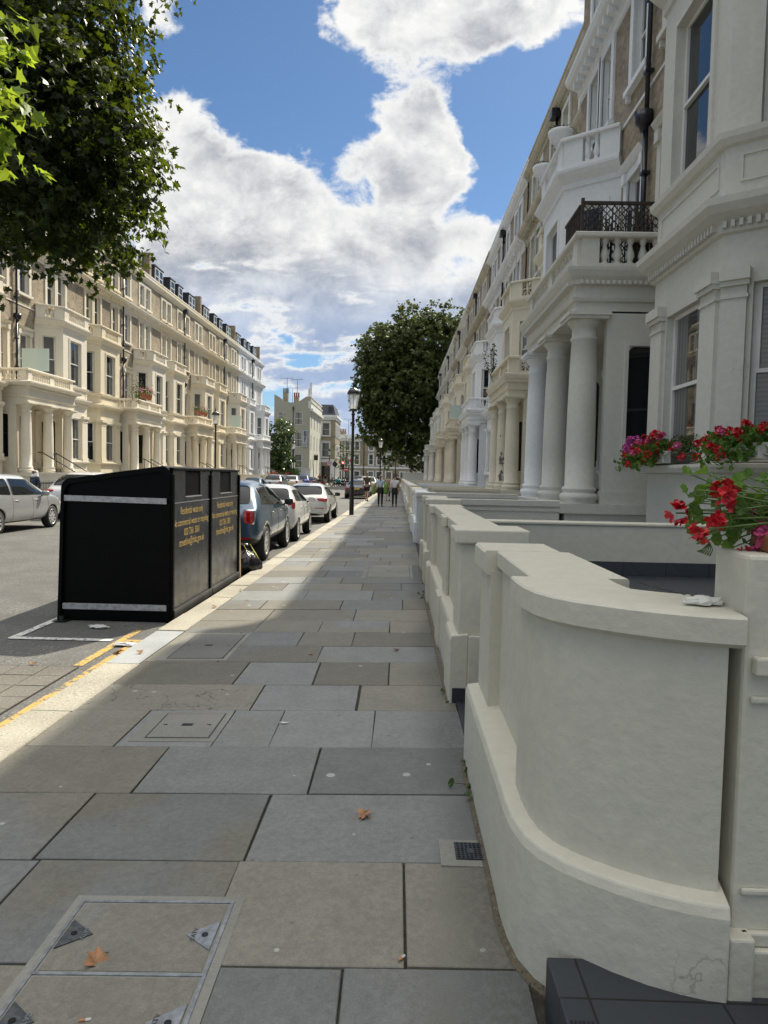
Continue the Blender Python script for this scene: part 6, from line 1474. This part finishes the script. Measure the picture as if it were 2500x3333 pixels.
for k in range(3):
    for q in range(4): B.box(-.24+q*.13,-.16+q*.13,-.086,-.081,-.82-k*.2,-.72-k*.2)
B.obj('small_lettering', M['ink_blue'], root)
root = empty('hanging_sign', (-14.15,117,4.4), 0, 'black hanging sign on the sunlit side of the hotel', 'sign'); B = MB(); B.box(-.35,.35,-.04,.04,-.45,.45); B.obj('board', M['black'], root); B = MB(); B.tube([(-.45,0,.6),(.4,0,.6)], .03, 5); B.tube([(-.25,0,.6),(-.25,0,.42)], .02, 4); B.tube([(.25,0,.6),(.25,0,.42)], .02, 4); B.obj('bracket', M['black'], root)
B = MB(); B.box(0,5.6,0,.28,-.3,2.25); B.box(-.03,5.6,-.04,.32,2.25,2.35); o = B.obj('boundary_wall', M['white'], None, (-18.0,96.5,0)); tag(o, 'white boundary wall below the small dark tree', 'wall')
B = MB(); B.box(0,3.6,0,.25,-.2,2.0); B.box(-.05,3.6,-.04,.3,2.0,2.1); o = B.obj('boundary_wall', M['offwhite'], None, (.6,97.6,0)); tag(o, 'pale plain wall closing the right terrace under the big tree', 'wall')
# white and brick corner house with dark roof
root = empty('corner_house', (-15.6,131,0), 0, 'narrow white and brick corner house with dark roof and dark doorway', 'building'); W_ = 3.4
B = MB(); ops = [(.9,2.3,9.0,11.4),(.9,2.3,4.9,7.6),(.9,2.3,-.1,3.2)]
wallp(B, (0,0), (W_,0), -.3, 12.6, ops, 0); ops2 = [(1+k*2.4,1.8+k*2.4,z,z+2.2) for k in range(4) for z in (9,5,1)]; wallp(B, (W_,0), (W_,11), -.3, 12.6, ops2, 0); B.box(0,W_-.15,.15,11,-.3,12.5,0)
B.obj('wall', [M['far_brick']], root, recalc=False)
B = MB(); B.box(-.05,W_+.1,-.10,11,12.0,12.5); B.box(-.15,W_+.35,-.35,11,12.5,12.9); B.box(-.02,W_+.06,-.06,-.0,3.9,4.5); B.box(0,.7,-.08,0,-.2,3.9); B.box(2.55,W_,-.08,0,-.2,3.9); B.obj('trim', M['white'], root)
for (a, c, z0, z1) in ops[:2]: placed_window(root, (a+c)/2, 0, z0, c-a, z1-z0, pi, 2, M['white'], rng, M['glass_b'])
for (a, c, z0, z1) in ops2: placed_window(root, W_, (a+c)/2, z0, c-a, z1-z0, -pi/2, 1, M['white'], rng)
B = MB(); B.box(.95,2.25,.02,.10,-.1,2.6); B.obj('door', M['door'], root); B = MB(); B.box(.95,2.25,.02,.10,2.65,3.2); B.obj('fanlight', M['glass'], root)
B = MB(); B.add([(0,.2,12.9),(W_,.2,12.9),(W_,11,12.9),(0,11,12.9),(.3,1.2,15.0),(W_-.6,1.2,15.0),(W_-.6,10,15.0),(.3,10,15.0)], [(0,1,5,4),(1,2,6,5),(2,3,7,6),(3,0,4,7),(4,5,6,7)]); B.obj('roof', M['slate'], root)
B = MB(); B.box(W_-1.4,W_-.6,.4,2,13.0,14.6); B.obj('dormer', M['lead'], root)
# pale far terrace closing the view
FT = 'pale brick houses closing the far end of the street'
for k in range(5):
    x0 = -14.2+k*7.0
    root = empty('far_house', (x0,150,0), 0, ['far pale brick house left of the street tree','far pale brick house directly behind the traffic light','far pale brick house right of the tall lamp post','far pale brick house partly behind the big tree','far pale brick house mostly covered by the big tree'][k], 'house', FT); W_ = 7.0
    B = MB(); xs = [.7,2.5,4.6]; ops = [(x,x+.95,z,z+h) for x in xs for z, h in ((7.0,1.9),(3.9,2.2))]+[(.6,1.7,-.2,2.4),(2.4,3.6,.2,2.4),(4.5,5.7,.2,2.4)]
    wallp(B, (0,0), (W_,0), -.3, 9.6, ops, 0); B.box(.0,W_,.15,9,-.3,9.5,0); B.obj('wall', [M['far_brick']], root, recalc=False)
    for i_, (a, c, z0, z1) in enumerate(ops): placed_window(root, (a+c)/2, 0, z0, c-a, z1-z0, pi, 2 if z0 == 3.9 else 1, M['white'], rng)
    B = MB(); B.box(0,W_,-.3,.1,9.0,9.5); B.box(0,W_,-.45,.1,9.5,9.75); B.box(0,W_,-.1,.2,9.75,10.4); B.obj('cornice', M['white'], root); B = MB(); B.box(0,W_,-.06,-.0,3.1,3.5); B.obj('string_course', M['white'], root); B = MB(); B.box(0,W_,-.05,0,-.2,.19); B.obj('base_course', M['white'], root)
    B = MB(); B.tube([(6.6,-.12,9.2),(6.6,-.12,-.2)], .07, 6); B.obj('drainpipe', M['pipe'], root)
    B = MB(); B.box(.8,2.4,3,4,9.5,11.3+.3*(k % 2)); ch = B.obj('chimney', M['far_brick'], root); B = MB()
    for q in range(4): B.lathe([(.14,0),(.12,.6)], 8, M=lambda x,y,z: (1.05+q*.36+x, 3.5+y, 11.3+.3*(k % 2)+z))
    B.obj('chimney_pots', M['terracotta'], ch)
# signs and signals
def disc(B, r, y, n=28, r0=0):
    if r0: B.lathe([(r0,y),(r,y),(r,y+.02),(r0,y+.02),(r0,y)], n, M=lambda a,b_,c: (a,c,b_), smooth=False, caps=False)
    else: B.lathe([(r,y),(r,y+.02)], n, M=lambda a,b_,c: (a,c,b_), smooth=False)
root = empty('speed_sign', (-9.8,96.85,3.15), 0, 'round white speed limit sign with red ring reading 20', 'road sign'); B = MB(); disc(B, .34, -.03); B.obj('plate', M['sign_white'], root); B = MB(); disc(B, .36, -.045, 28, .29); B.obj('ring', M['sign_red'], root)
me = text_mesh('20', .42, .003); me.materials.append(M['black']); o = link('lettering', me, root, (0,-.04,-.14)); o.rotation_euler = (pi/2,0,0)
root = empty('sign_post', (-9.0,97.0,0), 0, 'post with the dark back of a round sign beside the 20 sign', 'road sign'); B = MB(); B.tube([(0,0,-.2),(0,0,3.0)], .05, 8); B.obj('post', M['black'], root); B = MB(); disc(B, .36, -.06); 
for i in range(len(B.v)): x,y,z = B.v[i]; B.v[i] = (x,y,z+3.05)
B.obj('plate', M['black'], root)
root = empty('no_entry_sign', (-8.4,110,0), 0, 'round red no entry sign on a short post', 'road sign'); B = MB(); B.tube([(0,0,-.2),(0,0,2.3)], .05, 8); B.obj('post', M['black'], root); B = MB(); disc(B, .38, -.07)
for i in range(len(B.v)): x,y,z = B.v[i]; B.v[i] = (x,y,z+2.4)
pl_ = B.obj('plate', M['sign_red'], root); B = MB(); B.box(-.27,.27,-.085,-.07,2.33,2.47); B.obj('bar', M['sign_white'], pl_)
root = empty('traffic_light', (-8.95,110.3,0), 0, 'black traffic light showing a red light', 'traffic light'); B = MB(); B.tube([(0,0,-.2),(0,0,3.0)], .07, 8); B.obj('post', M['black'], root); B = MB(); B.box(-.22,.22,-.12,.12,2.5,3.75); hd = B.obj('housing', M['black'], root, bevel=.04)
m, T, b = new_mat('red_signal'); b.inputs['Base Color'].default_value = (.6,.05,.03,1); b.inputs['Emission Color'].default_value = (1,.10,.06,1); b.inputs['Emission Strength'].default_value = 6
for z, mt in ((3.5,m),(3.12,M['trim']),(2.75,M['trim'])):
    B = MB(); B.lathe([(.15,-.13),(.13,-.16),(.05,-.175)], 16, M=lambda a,b_,c: (a,c,b_+z)); B.obj('lens', mt, hd)
for (x, y, h, lab) in [(-12.9,84,3.0,'short dark post with white plate near the far lamp'),(-12.4,100,3.1,'plain dark post before the hotel wall')]:
    root = empty('signpost', (x,y,-.05), 0, lab, 'post'); B = MB(); B.tube([(0,0,-.2),(0,0,h)], .05, 8); B.obj('post', M['black'], root)
    if 'white' in lab: B = MB(); B.box(-.2,.2,-.08,-.05,h-.7,h); B.obj('plate', M['sign_white'], root)
root = empty('flower_basket', (-8.6,126,4.2), 0, 'hanging flower basket on the farthest lamp post', 'hanging basket'); B = MB(); B.lathe([(.05,-.3),(.35,-.1),(.42,0)], 12); B.obj('basket', M['wood'], root); B = MB(); flower_head(B, (0,0,.05), .5, 40, rng, .12); B.obj('flowers', M['petal_red'], root, recalc=False); B = MB(); B.tube([(0,0,0),(0,0,.6),(-.6,0,.7)], .02, 5); B.obj('hanger', M['black'], root)
# parked motorcycles
def motorcycle(loc, rz, label, cover=None):
    root = empty('motorcycle', loc, rz, label, 'motorcycle', 'motorcycles parked at the junction')
    for y in (-.68, .68):
        B = MB(); B.lathe([(.20,-.06),(.30,-.06),(.31,0),(.30,.06),(.20,.06),(.20,-.06)], 20, M=lambda a,b_,c: (c,y+a,.31+b_), caps=False); B.obj('wheel', M['tyre'], root)
    B = MB(); B.tube([(0,-.68,.34),(0,-.2,.40),(0,.25,.42),(0,.55,.85),(0,.68,.34)], [.05,.13,.15,.06,.04], 8); B.obj('frame', M['trim'], root)
    B = MB(); B.tube([(0,-.75,.86),(0,-.4,.80),(0,0,.80),(0,.2,.86)], [.05,.13,.12,.10], 8); B.obj('seat', M['black'], root)
    B = MB(); B.tube([(0,.0,.82),(0,.25,.92),(0,.45,.88)], [.08,.16,.09], 8); B.obj('tank', C_['red'] if not cover else C_['black'], root)
    B = MB(); B.tube([(-.36,.42,1.05),(-.1,.55,1.0),(.1,.55,1.0),(.36,.42,1.05)], .02, 6); B.obj('handlebar', M['chrome'], root)
    B = MB(); B.lathe([(.03,-.05),(.10,0),(.09,.05)], 12, M=lambda a,b_,c: (a,.66+c,.90+b_)); B.obj('headlight', M['lampclear'], root)
    B = MB(); B.add([(-.2,.62,1.0),(.2,.62,1.0),(.15,.52,1.38),(-.15,.52,1.38),(-.2,.63,1.0),(.2,.63,1.0),(.15,.53,1.38),(-.15,.53,1.38)], [(0,1,2,3),(7,6,5,4),(0,4,5,1),(1,5,6,2),(2,6,7,3),(3,7,4,0)]); B.obj('screen', M['glass'], root)
    if cover:
        B = MB(); B.lathe([(.05,.55),(.34,.62),(.36,.9),(.28,1.08),(.05,1.14)], 12, M=lambda a,b_,c: (a*.8,b_*1.2-.25,c)); B.obj('top_box', plain('teal_cover', (.02,.18,.17), .5), root)
for (x, y, rz, c, lab) in [(-9.0,99.5,1.2,True,'motorcycle with teal cover at the left of the parked group'),(-8.3,99.8,1.0,None,'black motorcycle in the middle of the parked group'),(-7.6,100.2,.9,None,'motorcycle at the right of the parked group'),(-10.3,95.5,.2,None,'dark motorcycle parked in front of the far walkers')]: motorcycle((x,y,-.16), rz, lab, c)
# ---- balcony fittings
root = empty('trellis_screen', (3.08,12.2,5.11), 0, 'dark lattice and reed screen on the near porch balcony', 'trellis')
L_, H_ = 1.8, 1.30
B = MB(); B.box(0,.05,-.03,.03,0,H_+.05); B.box(L_-.05,L_,-.03,.03,0,H_); B.box(.05,L_-.05,-.028,.028,H_-.05,H_); B.box(L_*.52,L_*.52+.04,-.026,.026,0,H_-.05); B.obj('frame', M['wood'], root)
B = MB(); st_ = .13
for sg, yy in ((1,-.018),(-1,-.008)):
    k = -int(H_/st_)-1
    while k*st_ < L_:
        x0 = k*st_; pts = []
        a0, a1 = max(0, -x0), min(H_-.05, L_-x0)
        if a1 > a0+.02:
            P = [(x0+a, a) for a in (a0, a1)]
            if sg < 0: P = [(L_-x, z) for x, z in P]
            B.tube([(P[0][0],yy,P[0][1]),(P[1][0],yy,P[1][1])], .011, 4)
        k += 1
B.obj('lattice', M['wood'], root)
B = MB(); x = .05
while x < L_-.05:
    w = rng.uniform(.006,.016); h = H_-.06-rng.random()**3*.5; B.box(x,x+w,.004,.014,0,h); x += w+rng.choice([.001,.002,.004,.012])
B.obj('reeds', M['reed'], root)
B = MB(); B.box(-.02,.03,.05,1.1,1.22,1.26); B.box(-.02,.03,.05,1.1,.1,.14)
for k in range(9): B.box(-.015,.02,.08+k*.115,.10+k*.115,.14,1.22)
B.obj('return_panel', M['wood'], root)
for (x0, x1, y, z0, z1, lab) in [(-18.6,-17.25,33.5,6.35,7.45,'frosted glass screen on the balcony nearest the tree'),(-18.0,-16.75,72.2,6.3,7.6,'frosted glass screen on the far balcony near the white end houses'),(3.85,4.75,51.6,5.9,6.95,'frosted glass screen on a cream porch balcony of the right terrace')]:
    B = MB(); B.box(0,x1-x0,0,.02,0,z1-z0); tag(B.obj('balcony_screen', M['frost'], None, (x0,y,z0)), lab, 'screen', 'frosted glass balcony screens')
# bare patches where the stucco has peeled from a column
rp = random.Random(3)
root = empty('buddleia', (3.75,28.0,5.42), 0, 'wild buddleia sprouting from the weathered balcony cornice', 'plant')
B = MB(); Bl = []
for k in range(5):
    a = rp.uniform(-.5,.4); h = rp.uniform(.7,1.6); tip = Vector((a*h-.15, rp.uniform(-.5,.2), h)); B.tube([(0,0,0), tip*.5+Vector((0,0,.1)), tip], [.014,.01,.004], 5)
    for q in range(26):
        t = rp.uniform(.25,1); Bl.append((tip*t+Vector((rp.gauss(0,.06),rp.gauss(0,.06),rp.gauss(0,.04)+.1*(1-t))), Vector((rp.gauss(0,1),rp.gauss(0,1),.6)).normalized()))
B.obj('stem', M['bark'], root); link('leaves', crown_mesh('leaves', Bl, .13, OVAL, M['bush_leaf'], rp), root)
for o in [q for q in bpy.data.objects if q.name.startswith('column')]:
    if o.parent and o.parent.parent and abs(o.parent.parent.location.y-26.0) < .1:
        bb = [Vector(c) for c in o.bound_box]; yc = sum(c.y for c in bb)/8; xc = sum(c.x for c in bb)/8
        if abs(yc) > .2: continue
        B = MB()
        for (zc, ac, rz_, ra) in [(1.05,-1.95,.20,.55),(.45,-2.1,.16,.4),(.36,-1.45,.17,.33),(1.32,-2.0,.09,.18),(.62,-1.9,.10,.3),(2.0,-2.2,.05,.12)]:
            n = 22; vs = [(xc+.2515*cos(ac), yc+.2515*sin(ac), zc)]
            for k in range(n):
                t = 2*pi*k/n; q = rp.uniform(.45,1.1); a = ac+ra*q*cos(t); z = zc+rz_*q*sin(t); R_ = .2495+.003; vs.append((xc+R_*cos(a), yc+R_*sin(a), z))
            B.add(vs, [(0,1+k,1+(k+1)%n) for k in range(n)])
        B.obj('peeled_patch', plain('bare_render', (.15,.15,.155), .9, var=.3, vscale=14), o.parent, recalc=False)
# iron railings beside the far steps
root = empty('railing', (-15.2,27.0,-.02), 0, 'short black iron railing beside the far steps', 'railing'); B = MB(); B.box(-.02,.02,0,3.6,.95,1.0); B.box(-.02,.02,0,3.6,.12,.16)
B.obj('rail', M['black'], root); B = MB()
for k in range(28): B.tube([(0,.06+k*.13,0),(0,.06+k*.13,1.1)], .013, 5)
B.obj('bars', M['black'], root)
# ---- litter
M['dry_leaf'] = plain('dry_leaf', (.30,.15,.07), .7, var=.35, vscale=30); M['paper'] = plain('scrap_paper', (.6,.6,.58), .8)
def litter_leaf(x, y, s, rz, label, z=None, mat=None):
    n = 6; B = MB(); vs = []; rl = random.Random(int(x*991+y*77))
    pts = [(px*s, (py-.4)*s) for px, py in MAPLE]; ctr = [(0,0)]
    bend = lambda px, py: .22*s*math.sin(px/s*2.3+.6)+.25*abs(py)+.05*s*rl.uniform(-1,1)
    vs = [(px,py,bend(px,py)+.010*s*6*abs(px)/s*.6) for px, py in pts]+[(0,0,.004)]
    k = len(pts); B.add(vs, [(i,(i+1)%k,k) for i in range(k)]); B.tube([(0,-.4*s,vs[0][2]),(.05*s,-.7*s,.03*s)], .012*s+.0006, 5)
    o = B.obj('dry_leaf', mat or M['dry_leaf'], None, (x,y,(zp(x) if z is None else z)+.004), rz, recalc=False); md = o.modifiers.new('thickness', 'SOLIDIFY'); md.thickness = .0008
    tag(o, label, 'leaf', 'fallen leaves')
litter_leaf(-.955,2.13,.075,2.6,'large curled brown leaf lying on the near access cover')
litter_leaf(-.13,3.11,.075,.7,'brown leaf alone in the middle of the pavement')
for i_, (x, y, s, z, lab) in enumerate([(-2.62,6.35,.10,-.155,'crumpled orange leaf on the yellow line'),(-2.30,6.05,.06,None,'small dry leaf on the near kerb stones'),(-2.2,8.2,.06,None,'dry leaf on the kerb opposite the bin'),(-2.15,9.4,.05,None,'tiny dry leaf on the sunlit kerb past the bin'),(-.75,6.0,.05,None,'small pale leaf mid pavement beyond the square cover'),(-1.9,8.6,.05,None,'dry leaf at the edge of the pavement shade'),(.02,6.15,.06,None,'curled brown leaf near the second wall'),(-2.42,12.9,.09,None,'orange leaf on the kerb by the blue car wheel'),(-3.2,5.9,.06,-.155,'dark leaf on the paved road cover')]): litter_leaf(x, y, s, i_*1.7, lab, z)
litter_leaf(-8.2,17.6,.14,.4,'green leaf lying on the road by the silver car', -.155, M['plane_leaf'])
for (x, y, a, lab) in [(-.88,1.89,.2,'cigarette end on the near access cover'),(.045,2.16,.9,'brown cigarette end near the curved wall foot')]:
    root = empty('cigarette_end', (x,y,zp(x)+.009), a, lab, 'litter'); B = MB(); B.lathe([(.004,-.014),(.004,.004)], 10, M=lambda p,q,c: (c,p,q)); B.obj('filter', plain('filter_tip', (.42,.20,.09), .8), root); B = MB(); B.lathe([(.004,.004),(.0042,.018),(.003,.019)], 10, M=lambda p,q,c: (c,p,q)); B.obj('paper', M['paper'], root)
def crumple(loc, s, mat, label, cat, seed):
    rl = random.Random(seed); bm = bmesh.new(); bmesh.ops.create_icosphere(bm, subdivisions=3, radius=1)
    for v in bm.verts: k = 1+.28*math.sin(5*v.co.x+seed)*math.sin(6*v.co.y)+rl.uniform(-.12,.12); v.co = Vector((v.co.x*s[0]*k, v.co.y*s[1]*k, max(-.3,v.co.z)*s[2]*k))
    me = bpy.data.meshes.new('scrap'); bm.to_mesh(me); bm.free(); me.materials.append(mat); tag(link('scrap', me, None, loc), label, cat)
crumple((.895,1.99,1.232), (.055,.03,.016), M['offwhite'], 'lump of white plaster left on the wall coping by the gate pier', 'plaster lump', 2)
crumple((-2.66,6.62,-.14), (.12,.045,.02), M['paper'], 'grey crumpled paper in the gutter by the bin', 'litter', 5); crumple((-3.25,7.35,-.14), (.10,.05,.02), M['paper'], 'scrap of pale paper under the bin', 'litter', 6)
crumple((-.70,4.30,zp(-.7)+.006), (.03,.012,.005), M['paper'], 'white scrap on the flags beside the square cover', 'litter', 8)
